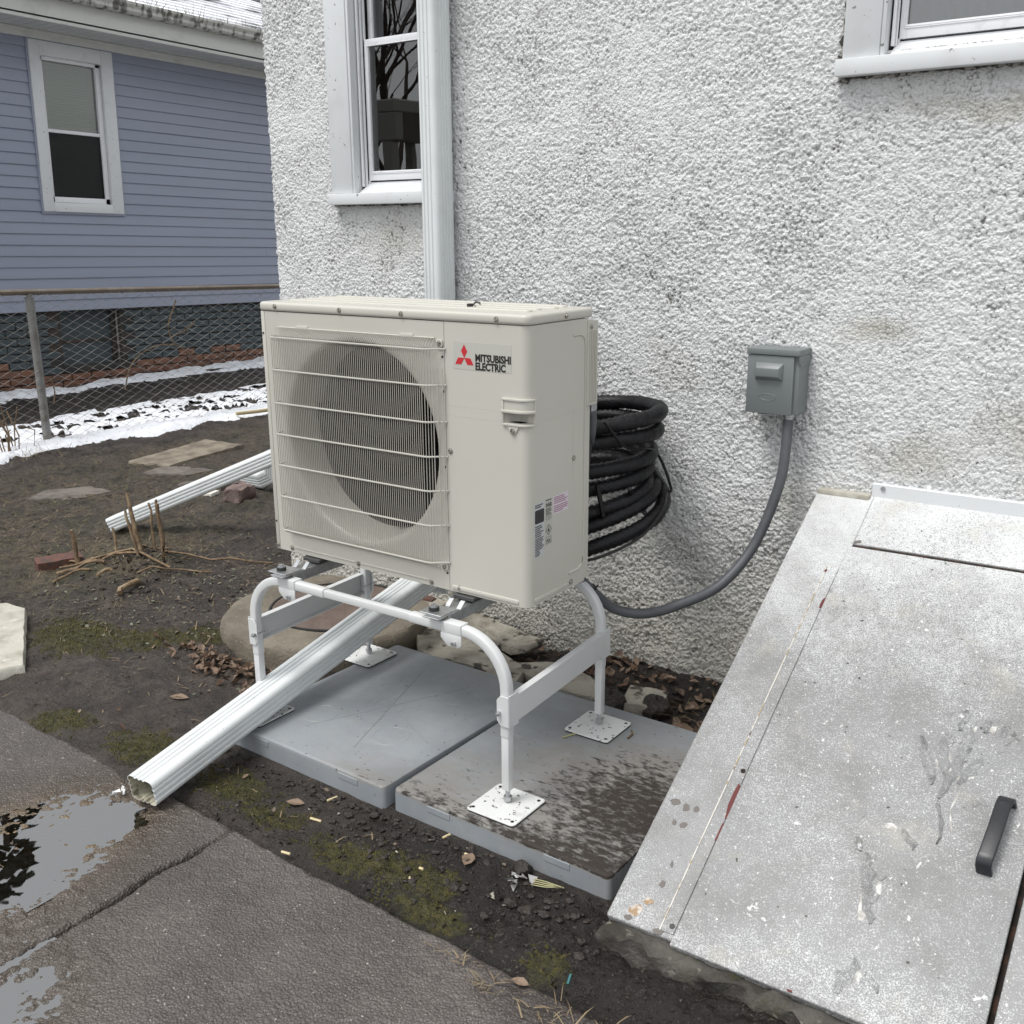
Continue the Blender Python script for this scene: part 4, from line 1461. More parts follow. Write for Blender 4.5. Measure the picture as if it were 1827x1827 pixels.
# ------------------------------------------------------------------ pads
def pad(label, x0, y0, x1, y1, rot, mudfn):
    c = Vector(((x0 + x1) / 2, (y0 + y1) / 2, -.02))
    t = thing('equipment_pad', label, 'pad', mat=Matrix.Translation(c) @ Matrix.Rotation(rot, 4, 'Z'), group='grey plastic pads under the stand')
    w, d = (x1 - x0) / 2, (y1 - y0) / 2
    h = PT + .02
    xs_ = np.array([-w] + list(np.linspace(-w + .009, w - .009, 60)) + [w])
    m = bmesh.new()
    pts = rrect(-w, -d, w, d, .014, 5)
    vb = [m.verts.new((p[0] * 1.0, p[1] * 1.0, 0)) for p in pts]
    vt = [m.verts.new((p[0] * .995, p[1] * .996, h - .006)) for p in pts]
    vt1 = [m.verts.new((p[0] * .992, p[1] * .993, h - .0018)) for p in pts]
    vt2 = [m.verts.new((p[0] * .984, p[1] * .987, h)) for p in pts]
    n = len(pts)
    for a, b in ((vb, vt), (vt, vt1), (vt1, vt2)):
        for i in range(n):
            m.faces.new((a[i], a[(i + 1) % n], b[(i + 1) % n], b[i]))
    m.faces.new(vb[::-1])
    top = m.faces.new(vt2)
    me = bpy.data.meshes.new('slab')
    m.to_mesh(me)
    m.free()
    # finely divided so that the mud attribute can vary
    bm = bmesh.new()
    bm.from_mesh(me)
    bmesh.ops.triangulate(bm, faces=bm.faces)
    bmesh.ops.subdivide_edges(bm, edges=[e for e in bm.edges if e.calc_length() > .05], cuts=7, use_grid_fill=True)
    bm.to_mesh(me)
    bm.free()
    me.shade_smooth()
    me.set_sharp_from_angle(angle=R(40))
    me.materials.append(MAT['pad'])
    co = np.zeros(len(me.vertices) * 3)
    me.vertices.foreach_get('co', co)
    co = co.reshape(-1, 3)
    wx_ = co[:, 0] + c.x
    wy_ = co[:, 1] + c.y
    at = me.attributes.new('mud', 'FLOAT', 'POINT')
    at.data.foreach_set('value', (mudfn(wx_, wy_) * (0.25 + 0.75 * sstep(h - .012, h - .004, co[:, 2]))).astype(np.float32))
    s = link('slab', me, t)
    # raised ribs and rings moulded in the top, edge tabs
    if x0 > .3:
        ribs = ()
    else:
        ribs = range(0, 180, 45)
    m = MB()
    for a in ribs:
        L = min(w, d) * .86
        dx, dy = math.cos(R(a + 20)), math.sin(R(a + 20))
        m.prism([(dx * L - dy * .0025, dy * L + dx * .0025), (-dx * L - dy * .0025, -dy * L + dx * .0025), (-dx * L + dy * .0025, -dy * L - dx * .0025), (dx * L + dy * .0025, dy * L - dx * .0025)], h - .001, h + .0007 + .0002 * (a / 45))
    if m.v:
        m.build('moulded_rib', 'pad', t, local=True)['kind'] = 'stuff'
    m = MB()
    for px_, py_ in () if x0 > .3 else ((.0, .0), (.14, -.15), (-.15, .13), (.14, .17), (-.14, -.17)):
        m.tube([(px_ + .055 * math.cos(R(q)), py_ + .055 * math.sin(R(q)), h - .0004) for q in range(0, 360, 15)], .0011, 4, closed=True)
    if m.v:
        m.build('moulded_ring', 'pad', t, smooth=60, local=True)['kind'] = 'stuff'
    m = MB()
    for px_ in (-.18, .19):
        m.box((px_ - .038, -d - .0008, h - .026), (px_ + .038, -d + .004, h - .009))
    each(m, 'edge_tab', 'pad', t, .0008, 1, local=True)
    return t


pad('grey plastic pad lying beneath the sloping downspout length, mostly clean', -.005, -.235, .648, .525, R(-1.2),
    lambda x, y: 0.10 + .55 * sstep(.25, .65, x) * sstep(.0, -.24, y) + .25 * sstep(.25, .5, y) * sstep(0, .6, x))
pad('grey plastic pad heavily caked in mud beside the cellar bulkhead', .664, -.232, 1.345, .535, R(-.6),
    lambda x, y: 0.18 + .30 * blob(x, y, .72, -.10, .14, .16) + .72 * blob(x, y, 1.28, .0, .42, .34) + .2 * blob(x, y, 1.2, .3, .3, .25) + .35 * sstep(-.17, -.23, y))

# ------------------------------------------------------------------ disconnect, conduit
bx0, bx1, bz0, bz1, by0, by1 = 1.158, 1.298, .975, 1.165, .852, .945
dis = thing('disconnect_box', 'grey electrical disconnect box fixed to the stucco wall', 'electrical box', ((bx0 + bx1) / 2, YW, bz0))
m = MB().box((bx0, by0 + .010, bz0), (bx1 + .014, by1, bz1 - .004))
m.build('enclosure', 'box', dis, .003, 2)
m = MB().box((bx0 - .002, by0, bz0 - .002), (bx1, by0 + .0085, bz1 - .019))
cv = m.build('cover', 'box', dis, .0022, 2)
m = MB()
a = (bx0 + .024, bz0 + .098, bx1 - .030, bz0 + .150)
i_ = .012
yb, yf = by0 - .0002, by0 - .016
m.add([(a[0], yb, a[1]), (a[2], yb, a[1]), (a[2], yb, a[3]), (a[0], yb, a[3]), (a[0] + i_ * .6, yf, a[1] + i_), (a[2] - i_ * .9, yf, a[1] + i_), (a[2] - i_ * .9, yf, a[3] - i_ * 1.3), (a[0] + i_ * .6, yf, a[3] - i_ * 1.3)],
      [(0, 1, 5, 4), (1, 2, 6, 5), (2, 3, 7, 6), (3, 0, 4, 7), (4, 5, 6, 7), (3, 2, 1, 0)])
m.build('raised_panel', 'box', cv, .0015, 2)
m = MB().tube([((bx0 + bx1) / 2 - .006 + .026 * math.cos(R(q)), by0 - .0003, bz0 + .048 + .010 * math.sin(R(q))) for q in range(0, 360, 12)], .0009, 4, closed=True)
m.build('embossed_oval', 'box', cv, smooth=60)
m = MB()
m.box((bx0 - .004, by0 - .004, bz1 - .017), (bx1 + .016, by1, bz1))
m.prism([(by0 - .003, bz1 - .018), (by1, bz1 - .018), (by1, bz1 - .048), (by0 + .012, bz1 - .048), (by0 + .002, bz1 - .040)], bx1 + .0145, bx1 + .0165, 'x')
m.build('hood', 'box', dis, .002, 2)
m = MB().box((bx0 + .036, by0 + .002, bz0 - .006), (bx0 + .086, by0 + .012, bz0 - .0025))
m.build('hasp', 'galv', dis, .001, 1)
cxn, cyn = bx1 - .022, .892
m = MB().rod((cxn, cyn, bz0 - .012), (cxn, cyn, bz0), .019, 8).rod((cxn, cyn, bz0 - .030), (cxn, cyn, bz0 - .012), .0155, 12)
m.build('conduit_fitting', 'galv', dis, .001, 1)


def catmull(P, n=10):
    P = [Vector(p) for p in P]
    P = [P[0] * 2 - P[1]] + P + [P[-1] * 2 - P[-2]]
    o = []
    for i in range(1, len(P) - 2):
        for k_ in range(n):
            t = k_ / n
            a, b, c, d = P[i - 1], P[i], P[i + 1], P[i + 2]
            o.append(.5 * ((2 * b) + (c - a) * t + (2 * a - 5 * b + 4 * c - d) * t * t + (3 * b - a - 3 * c + d) * t ** 3))
    o.append(P[-2])
    return o


cdt = thing('conduit', 'grey flexible conduit looping from the disconnect box to the unit', 'conduit', (1.1, .6, .38))
CP = [(cxn, cyn, .955), (1.281, .875, .866), (1.272, .86, .752), (1.223, .82, .574), (1.163, .72, .462), (1.080, .62, .412), (.982, .58, .373), (.905, .53, .387), (.868, .47, .448), (.860, .40, .510), (.875, .32, .555)]
cpath = catmull(CP, 8)
MB().tube(cpath, .0155, 14).build('conduit_sleeve', 'conduit', cdt, smooth=60)
m = MB()
kk = 66
tt = (cpath[kk + 1] - cpath[kk]).normalized()
xa = tt.orthogonal().normalized()
ya_ = tt.cross(xa)
m.tube([cpath[kk] + xa * (.0175 * math.cos(R(q))) + ya_ * (.0175 * math.sin(R(q))) for q in range(0, 360, 20)], .0022, 5, closed=True)
m.rod(cpath[kk] + Vector((.016, -.004, .006)), cpath[kk] + Vector((.034, -.012, .026)), .0022, 5)
m.build('cable_tie', 'tie', cdt, smooth=60)
m = MB().rod((.872, .335, .54), (.880, .295, .572), .021, 12)
m.build('conduit_fitting', 'galv', cdt)

# ------------------------------------------------------------------ coiled line set
coil = thing('line_set_coil', 'bundle of thick black insulated pipe coiled between the unit and the wall', 'pipe coil', (.70, .62, .55))
LOOPS = [  # cx, cy, rx, ry, z, tilt towards -y, tilt along x, radius
    (.700, .615, .262, .262, .952, .010, .02, .0225), (.695, .612, .258, .262, .905, .010, .015, .0225), (.690, .605, .250, .256, .843, .02, .0, .0225), (.680, .605, .250, .255, .795, .035, .01, .0225),
    (.672, .600, .262, .250, .722, .050, .02, .0215), (.682, .610, .268, .262, .690, .085, .035, .0215), (.700, .615, .280, .270, .655, .105, .03, .0225)]
rn = random.Random(3)
for (cx, cy, rx, ry, zz, ty, tx, rad) in LOOPS:
    pth = []
    ph = rn.uniform(0, 6)
    for q in range(0, 360, 2):
        a = R(q)
        sq_ = 1 + .05 * math.cos(4 * a)
        x_, y_ = rx * math.cos(a) * sq_, ry * math.sin(a) * sq_
        pth.append((cx + x_, cy + y_, zz + ty * y_ / ry + tx * x_ / rx + .006 * math.sin(2 * a + ph)))
    sc_ = [1 + (.07 if i % 2 else -.07) + .03 * math.sin(i * .37 + ph) + .03 * rn.uniform(-1, 1) for i in range(len(pth))]
    MB().tube(pth, rad, 12, closed=True, scales=sc_).build('pipe_loop', 'foam', coil, smooth=70)
# thin communication cable and tails
m = MB()
m.tube(catmull([(.93, .40, .99), (.95, .50, .90), (.96, .66, .86), (.985, .72, .74), (.93, .80, .70)], 6), .0045, 6)
m.tube(catmull([(1.00, .66, .74), (1.02, .60, .70), (1.00, .50, .64), (.94, .40, .60), (.85, .34, .57)], 6), .0045, 6)
each(m, 'cable', 'tie', coil, smooth=60)
m = MB()
for (a, b) in (((.93, .70, .80), (.955, .745, .73)), ((.90, .42, .80), (.905, .45, .70)), ((.86, .84, .97), (.87, .84, .86)), ((.955, .60, .69), (.985, .60, .655)), ((.90, .38, .93), (.895, .36, .80)), ((.95, .52, .775), (.93, .6, .70))):
    m.rod(a, b, .007, 6)
each(m, 'tape_strap', 'tie', coil)
m = MB()
m.tube(catmull([(.915, .318, 1.045), (.918, .350, 1.02), (.905, .37, .96), (.87, .42, .92)], 6), .016, 10)
m.build('pipe_tail', 'conduit', coil, smooth=60)
MB().box((.908, .322, 1.028), (.938, .350, 1.052)).build('pipe_flange', 'galv', coil, .002, 1)

# ------------------------------------------------------------------ cellar bulkhead
A = Vector((1.37, YW - .012, .749))
B = Vector((1.395, -.348, .052))
u = (B - A).normalized()
xaxis = Vector((1, 0, 0))
nrm = (-u).cross(xaxis) * -1
nrm = xaxis.cross(-u).normalized()
xaxis = (-u).cross(nrm).normalized()
BM = Matrix((( xaxis.x, -u.x, nrm.x, A.x), (xaxis.y, -u.y, nrm.y, A.y), (xaxis.z, -u.z, nrm.z, A.z), (0, 0, 0, 1)))
LEN = (B - A).length
bk = thing('cellar_bulkhead', 'weathered white sloping steel cellar bulkhead with a black pull handle', 'cellar door', mat=BM)


def bl(m, name, mat, parent=bk, bevel=0.0, seg=2, smooth=30):
    return m.build(name, mat, parent, bevel, seg, smooth, local=True)


BW = 1.52                                     # width of the whole bulkhead
m = MB()
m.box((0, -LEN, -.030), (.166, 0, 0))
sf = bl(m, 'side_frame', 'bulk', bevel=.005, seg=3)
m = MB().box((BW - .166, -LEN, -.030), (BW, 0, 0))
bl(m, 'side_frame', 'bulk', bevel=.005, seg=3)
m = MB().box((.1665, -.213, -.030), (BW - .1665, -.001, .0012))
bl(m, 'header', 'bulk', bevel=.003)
# hinge strips: thin raised plates on the side frame
m = MB().box((.128, -LEN + .012, .0002), (.158, -.315, .0032))
bl(m, 'hinge_strip', 'bulk', bevel=.001, seg=1)
m = MB().box((.1245, -LEN + .012, .0001), (.1272, -.315, .0016)).box((.1245, -.3165, .0001), (.158, -.3135, .0016))
bl(m, 'seam_line', 'rust_pale', sf)
m = MB().box((BW - .158, -LEN + .012, .0002), (BW - .128, -.315, .0032))
bl(m, 'hinge_strip', 'bulk', bevel=.001, seg=1)
MB().add([(.1668, -.40, .0004)], [])
m = MB().box((.165, -.236, -.03), (BW - .166, -.2135, -.0035))
bl(m, 'rusty_gap', 'rust')


def leaf(x0, x1):
    m = MB()
    m.box((x0, -LEN - .012, -.012), (x1, -.229, .006))
    m.box((x0 + .0005, -LEN - .012, -.042), (x1 - .0005, -LEN - .006, -.0125))
    m.box((x0 + .002, -LEN - .009, -.055), (x1 - .002, -LEN - .0015, -.036))
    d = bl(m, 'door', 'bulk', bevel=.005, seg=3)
    return d


d1 = leaf(.160, .762)
d2 = leaf(.774, 1.356)
m = MB().box((.7625, -LEN, -.04), (.7735, -.229, -.02))
bl(m, 'rusty_gap', 'rust')
# handle: bent flat bar
hx, ha, hb = .700, -.922, -1.092
pth = [(hx + .008, ha + .001, .009), (hx + .006, ha, .030), (hx + .004, ha - .008, .040), (hx + .002, ha - .022, .043), (hx, (ha + hb) / 2, .045), (hx - .004, hb + .022, .043), (hx - .006, hb + .008, .040), (hx - .006, hb, .030), (hx - .004, hb - .001, .009)]
m = MB().sweep(pth, rrect(-.0175, -.006, .0175, .006, .003, 3), (1, 0, 0.02))
m.v = [tuple(v) for v in m.v]
# sweep's frame uses up as the profile's second axis, so turn the bar flat
m = MB()
vs, fs = [], []
pv = [Vector(p) for p in pth]
pf = rrect(-.0155, -.005, .0155, .005, .003, 3)
k = len(pf)
for i_, p in enumerate(pv):
    t = (pv[min(i_ + 1, len(pv) - 1)] - pv[max(i_ - 1, 0)]).normalized()
    sx_ = Vector((1, 0, 0))
    nn = sx_.cross(t).normalized()
    vs += [p + sx_ * q[0] + nn * q[1] for q in pf]
for i_ in range(len(pv) - 1):
    fs += [(i_ * k + j, i_ * k + (j + 1) % k, (i_ + 1) * k + (j + 1) % k, (i_ + 1) * k + j) for j in range(k)]
fs += [tuple(range(k - 1, -1, -1)), tuple(range((len(pv) - 1) * k, len(pv) * k))]
m.add(vs, fs)
bl(m, 'handle', 'handle', d1, smooth=50)
# peeling paint: chips showing red undercoat or bare metal, thin and ragged
def chip(m, cx, cy, lx, ly, rot, z, seed, n=11):
    rn = random.Random(seed)
    p = []
    for i in range(n):
        a = 2 * math.pi * i / n
        r_ = rn.uniform(.65, 1.1)
        x_, y_ = lx * r_ * math.cos(a), ly * r_ * math.sin(a)
        p.append((cx + x_ * math.cos(rot) - y_ * math.sin(rot), cy + x_ * math.sin(rot) + y_ * math.cos(rot)))
    m.prism(p, z - .0006, z + .0003)


m = MB()
for (cx, cy, lx, ly, s_) in ((.1580, -.455, .0065, .026, 1), (.1580, -1.10, .0085, .060, 2), (.1588, -1.19, .0045, .03, 3), (.42, -LEN - .008, .008, .003, 7), (.128, -.335, .004, .008, 9)):
    chip(m, cx, cy, lx, ly, 0, .0034 if cx < .2 else .0092, s_)
each(m, 'red_undercoat', 'old_red', sf, local=True)
m = MB()
for (cx, cy, lx, ly, s_) in ((.176, -.205, .012, .008, 1), (.144, -.322, .009, .007, 2), (.060, -1.155, .010, .012, 3), (.085, -1.150, .008, .010, 4), (.030, -1.15, .014, .009, 5), (.072, -1.20, .010, .009, 6),
                            (.088, -1.352, .008, .010, 8), (.088, -1.30, .004, .010, 9), (.05, -LEN + .012, .010, .008, 10), (.125, -LEN + .008, .016, .008, 11), (.148, -.62, .004, .014, 13), (.05, -1.20, .006, .008, 15)):
    chip(m, cx, cy, lx, ly, .3, .0015 if cx > .165 else .0006, s_)
each(m, 'bare_patch', 'bare_metal', sf, local=True)
m = MB()
for (cx, cy, lx, ly, s_) in ((.06, -1.43, .018, .016, 21), (.075, -1.40, .012, .010, 22), (.145, -.52, .003, .016, 23)):
    chip(m, cx, cy, lx, ly, .3, .0005, s_)
each(m, 'rust_stain', pm('rust_stain', (0.30, 0.20, 0.11), 0.7, [((0.6, 0.58, 0.55), 60, .45, .6, .8, 4)]), sf, local=True)
# wrinkled, half-scraped paint blisters on the door
rn = random.Random(12)
m = MB()


def blister(m, x0, y0, x1, y1, w, z):
    n = 6
    L = []
    for i in range(n + 1):
        t = i / n
        x_, y_ = x0 + (x1 - x0) * t + rn.uniform(-.006, .006), y0 + (y1 - y0) * t
        ww = w * (math.sin(math.pi * (t * .9 + .05)) ** .6) * rn.uniform(.6, 1.2)
        L.append((x_, y_, ww))
    vs, fs = [], []
    dx, dy = (x1 - x0), (y1 - y0)
    l = math.hypot(dx, dy)
    px_, py_ = -dy / l, dx / l
    for (x_, y_, ww) in L:
        for s_, h_ in ((-1, 0), (-.4, .0035), (.1, .0012), (.5, .0030), (1, 0)):
            vs.append((x_ + px_ * ww * s_, y_ + py_ * ww * s_, z + 1.6 * h_ * rn.uniform(.5, 1.2) - .003))
    for i in range(n):
        for j in range(4):
            fs.append((i * 5 + j, i * 5 + j + 1, i * 5 + j + 6, i * 5 + j + 5))
    m.add(vs, fs)


for (a, b, c_, d_, w) in ((.50, -.80, .555, -.92, .014), (.545, -.79, .575, -.90, .016), (.60, -.80, .575, -.95, .012), (.585, -.74, .60, -.84, .016), (.635, -.82, .60, -.90, .014), (.575, -.95, .60, -1.06, .006), (.57, -.70, .58, -.76, .014),
                          (.62, -.71, .625, -.75, .016), (.66, -.72, .68, -.74, .012), (.47, -1.13, .50, -1.22, .014), (.49, -1.20, .52, -1.28, .016), (.52, -1.36, .50, -1.44, .014), (.55, -1.385, .575, -1.41, .008), (.53, -1.05, .56, -1.09, .010), (.44, -1.10, .455, -1.13, .01)):
    blister(m, a, b, c_, d_, w, .0088)
each(m, 'paint_blister', 'bulk', d1, smooth=20, local=True)
m = MB()
for (cx, cy, lx, ly, r_, s_) in ((.565, -.835, .006, .026, .5, 61), (.592, -.875, .018, .022, .3, 62), (.548, -.86, .003, .030, .5, 63), (.620, -.87, .010, .014, 0, 64), (.640, -.735, .016, .010, .2, 65), (.60, -.76, .005, .03, -.2, 66), (.500, -1.25, .012, .040, .2, 67), (.515, -1.20, .006, .02, .2, 68), (.50, -1.05, .014, .010, 0, 69), (.53, -1.39, .008, .016, .3, 70), (.605, -.95, .003, .028, -.2, 71), (.61, -1.00, .0025, .025, .3, 72), (.575, -1.12, .003, .012, -.3, 73)):
    chip(m, cx, cy, lx, ly, r_, .0063, s_)
each(m, 'scraped_patch', 'scraped', d1, smooth=0, local=True)
# curled white paint flakes round the scraped places
rn = random.Random(90)
m = MB()
for (cx, cy, sx_, sy_, n_) in ((.575, -.80, .040, .045, 46), (.53, -.84, .018, .03, 16), (.64, -.86, .014, .016, 10), (.60, -.735, .03, .018, 18), (.655, -.925, .012, .014, 8), (.475, -1.14, .014, .03, 16), (.50, -1.21, .016, .03, 14), (.53, -1.395, .022, .02, 12), (.43, -1.03, .008, .01, 4)):
    for _ in range(n_):
        x_, y_ = cx + rn.gauss(0, sx_), cy + rn.gauss(0, sy_)
        q = rn.uniform(.004, .013)
        a = rn.uniform(0, 6.28)
        if rn.random() < .55:
            continue
        P_ = []
        for k_ in range(6):
            r_ = q * rn.uniform(.5, 1.3)
            P_.append((x_ + r_ * math.cos(a + k_ * 1.047) * .7, y_ + r_ * math.sin(a + k_ * 1.047) * 1.4, .0063 + rn.uniform(.0002, .0016)))
        m.add(P_ + [(x_, y_, .0066)], [(6, k_, (k_ + 1) % 6) for k_ in range(6)])
bl(m, 'paint_flakes', 'bulk', d1, smooth=0)['kind'] = 'stuff'
# screws, flashing at the wall
m = MB().rod((.149, -LEN + .028, .0015), (.149, -LEN + .028, .0042), .0062, 12)
bl(m, 'rivet_hole', 'black', sf)
m = MB().rod((.150, -1.02, .0015), (.150, -1.02, .0055), .006, 12)
bl(m, 'rivet', 'rust', sf)
fl = MB().box((1.528, YW - .019, .738), (2.92, YW + .0, .786)).build('flashing', 'trim', bk, .002, 1)
MB().rod((1.560, YW - .023, .774), (1.560, YW - .016, .774), .007, 12).build('screw', 'galv', bk)
m = MB().box((1.372, YW - .035, .728), (1.527, YW + .0, .752))
m.build('sealant', 'slab_pale', bk, .006, 2)
# cheeks down to the ground
m = MB()
for xx in (1.385, 2.87):
    m.prism([(YW, .0), (YW, .715), (-.315, .035), (-.315, .0)], xx, xx + .012, 'x')
each(m, 'cheek', 'bulk', bk)


# foundation curb below the bulkhead
def rough_block(m, x0, y0, z0, x1, y1, z1, nx, ny, nz, amp, seed):
    """box whose faces are lumpy"""
    rn = random.Random(seed)
    idx = {}
    bmv = []

    def V(i, j, k_):
        key = (i, j, k_)
        if key not in idx:
            p = [x0 + (x1 - x0) * i / nx, y0 + (y1 - y0) * j / ny, z0 + (z1 - z0) * k_ / nz]
            e = (i in (0, nx)) + (j in (0, ny)) + (k_ in (0, nz))
            sh = amp * (1.6 if e > 1 else 1)
            for q, (n_, c_) in enumerate(((i, nx), (j, ny), (k_, nz))):
                p[q] += rn.uniform(-.6, .4) * sh * (1 if n_ == c_ else -1 if n_ == 0 else .0)
                p[q] += rn.uniform(-.3, .3) * amp
            idx[key] = len(bmv)
            bmv.append(tuple(p))
        return idx[key]

    fs = []
    for i in range(nx):
        for j in range(ny):
            fs += [(V(i, j, 0), V(i, j + 1, 0), V(i + 1, j + 1, 0), V(i + 1, j, 0)), (V(i, j, nz), V(i + 1, j, nz), V(i + 1, j + 1, nz), V(i, j + 1, nz))]
    for i in range(nx):
        for k_ in range(nz):
            fs += [(V(i, 0, k_), V(i + 1, 0, k_), V(i + 1, 0, k_ + 1), V(i, 0, k_ + 1)), (V(i, ny, k_), V(i, ny, k_ + 1), V(i + 1, ny, k_ + 1), V(i + 1, ny, k_))]
    for j in range(ny):
        for k_ in range(nz):
            fs += [(V(0, j, k_), V(0, j, k_ + 1), V(0, j + 1, k_ + 1), V(0, j + 1, k_)), (V(nx, j, k_), V(nx, j + 1, k_), V(nx, j + 1, k_ + 1), V(nx, j, k_ + 1))]
    m.add(bmv, fs)


m = MB()
rough_block(m, 1.395, -.385, -.12, 2.95, -.27, .040, 60, 5, 7, .012, 5)
fd = m.build('foundation', 'foundation', bk, smooth=60)

# ------------------------------------------------------------------ blue neighbour house
HX = -7.0
HM = Matrix.Translation((HX, 3.0, 0)) @ Matrix.Rotation(R(-1.45), 4, 'X')
bh = thing('blue_house', 'blue lap sided house beyond the chain link fence', 'house', mat=HM)
Y0, Y1 = -4.0, 7.5                      # extent along the wall (local y)


def hl(m, name, mat, parent=bh, bevel=0.0, seg=2, smooth=30):
    return m.build(name, mat, parent, bevel, seg, smooth, local=True)


# window 0.52..1.36 in y, 1.70..3.19 in z
wy0, wy1, wz0, wz1 = .515, 1.365, 1.703, 3.195
m = MB().box((-.35, Y0, .772), (-.02, wy0 + .06, 3.5)).box((-.35, wy1 - .06, .772), (-.02, Y1, 3.5)).box((-.35, wy0 + .06, .772), (-.02, wy1 - .06, wz0 + .05)).box((-.35, wy0 + .06, wz1 - .06), (-.02, wy1 - .06, 3.5))
hl(m, 'wall', 'mortar')
m = MB().box((-1.6, wy0, wz0), (-.9, wy1, wz1))
hl(m, 'room_lining', 'dark_inside')
EXP = .1017
rn = random.Random(5)
zz = .785
row = 0
boards = {}
while zz < 3.22:
    top = min(zz + EXP + .004, 3.26)
    segs = []
    cut = [Y0]
    for c_ in ([-1.2 + .9 * ((row * 7) % 5) / 4, 3.0 + 1.2 * ((row * 3) % 7) / 6]):
        cut.append(c_)
    cut.append(Y1)
    for a, b in zip(cut[:-1], cut[1:]):
        pieces = [(a, b)]
        if top > wz0 - .02 and zz < wz1 + .02:
            pieces = []
            if a < wy0 - .012:
                pieces.append((a, min(b, wy0 - .012)))
            if b > wy1 + .012:
                pieces.append((max(a, wy1 + .012), b))
        full = top - zz
        pieces = [(p, q, zz, full) for p, q in pieces]
        if a < wy0 and b > wy1:
            if zz < wz0 - .02 < top:
                pieces.append((wy0 - .0125, wy1 + .0125, zz, wz0 - .021 - zz))
            elif zz < wz1 + .02 < top:
                pieces.append((wy0 - .0125, wy1 + .0125, wz1 + .020, top - wz1 - .02))
        for p, q, z_, hh in pieces:
            if q - p < .02 or hh < .012:
                continue
            key = (round(q - p, 3), round(hh, 3))
            if key not in boards:
                L = q - p - .0008
                prf = [(-.02, 0), (.006, 0), (.010, .003), (.010, .010), (-.004 + .014 * (1 - hh / .1057), hh), (-.02, hh)]
                boards[key] = MB().prism(prf, 0, L, 'y').mesh('siding_board', 'siding', 0, smooth=20)
            link('siding_board', boards[key], bh, Matrix.Translation((rn.uniform(-.0008, .0008), p, z_)))
    zz += EXP
    row += 1
# window
m = MB()
m.box((-.02, wy0, wz0), (.030, wy0 + .105, wz1)).box((-.02, wy1 - .125, wz0), (.030, wy1, wz1)).box((-.02, wy0 + .105, wz1 - .125), (.029, wy1 - .125, wz1)).box((-.02, wy0 + .105, wz0), (.033, wy1 - .125, wz0 + .085))
bw = hl(m, 'window', 'trim', bevel=.004)
m = MB()
for q in ((wy0 - .018, wz0 - .02, wy0, wz1 + .018), (wy1, wz0 - .02, wy1 + .018, wz1 + .018), (wy0, wz1, wy1, wz1 + .018), (wy0, wz0 - .02, wy1, wz0)):
    m.box((-.02, q[0], q[1]), (.018, q[2], q[3]))
hl(m, 'trim_channel', 'siding', bw)
m = MB()
oy0, oy1, oz0, oz1 = wy0 + .107, wy1 - .127, wz0 + .087, wz1 - .127
mid = 2.43
for q in ((oy0, oz0, oy0 + .03, oz1), (oy1 - .045, oz0, oy1, oz1), (oy0, oz1 - .03, oy1, oz1), (oy0, oz0, oy1, oz0 + .05)):
    m.box((-.06, q[0], q[1]), (-.005, q[2], q[3]))
m.box((-.05, oy0 + .03, mid - .015), (-.012, oy1 - .045, mid + .015))
hl(m, 'sash', 'vinyl', bw, .002)
m = MB().box((-.04, oy0 + .03, mid + .015), (-.036, oy1 - .045, oz1 - .03))
hl(m, 'pane', 'glass_far', bw, smooth=0)
m = MB().box((-.034, oy0 + .03, oz0 + .05), (-.030, oy1 - .045, mid - .015))
hl(m, 'pane', 'glass_far', bw, smooth=0)
m = MB().box((-.024, oy0 + .03, oz0 + .05), (-.022, oy1 - .045, mid - .015))
hl(m, 'insect_screen', 'screen', bw, smooth=0)
m = MB()
zz = oz0
k_ = 0
vs, fs = [], []
while zz < oz1 + .02:
    for q, h_ in ((-.064, 0), (-.050, .021)):
        vs += [(q, oy0, zz + h_), (q, oy1, zz + h_)]
    zz += .025
for i_ in range(len(vs) // 2 - 1):
    fs.append((2 * i_, 2 * i_ + 1, 2 * i_ + 3, 2 * i_ + 2))
m.add(vs, fs)
hl(m, 'blind_slats', 'blind', bw, smooth=0)['kind'] = 'stuff'
# frieze, soffit, fascia, gutter, roof
m = MB().box((-.02, Y0, 3.205), (.026, Y1, 3.262)).box((-.02, Y0, 3.255), (.04, Y1, 3.28))
hl(m, 'frieze_board', 'fascia', bevel=.004)
sb = MB().box((0, .004, 0), (.445, .101, .012)).mesh('soffit_board', 'soffit', .0015, 1)
yy = -2.2
while yy < 5.6:
    link('soffit_board', sb, bh, Matrix.Translation((.03, yy, 3.2815)))
    yy += .105
m = MB().box((.03, Y0, 3.296), (.49, Y1, 3.31))
hl(m, 'soffit', 'mortar')
m = MB().box((.468, Y0, 3.268), (.490, Y1, 3.475))
hl(m, 'fascia', 'fascia', bevel=.003)
m = MB()
pf = [(.492, 3.455), (.575, 3.455), (.592, 3.475), (.592, 3.50), (.612, 3.530), (.612, 3.552), (.598, 3.552), (.594, 3.535), (.578, 3.505), (.574, 3.47), (.496, 3.47), (.496, 3.552), (.492, 3.552)]
m.v = []
m.add([(p[0], y_, p[1]) for y_ in (Y0, Y1) for p in pf], [tuple(range(len(pf))), tuple(range(2 * len(pf) - 1, len(pf) - 1, -1))] + [(i, len(pf) + i, len(pf) + (i + 1) % len(pf), (i + 1) % len(pf)) for i in range(len(pf))])
gut = hl(m, 'gutter', 'gutter_dirty', smooth=20)
slope = math.tan(R(24))
shm = MB().prism([(0, .018), (-.165, .165 * slope + .001), (-.165, .165 * slope - .008), (0, -.006)], Y0, Y1, 'y').mesh('shingle_course', 'shingle', 0, smooth=0)
shm.materials.append(MAT['mortar'])
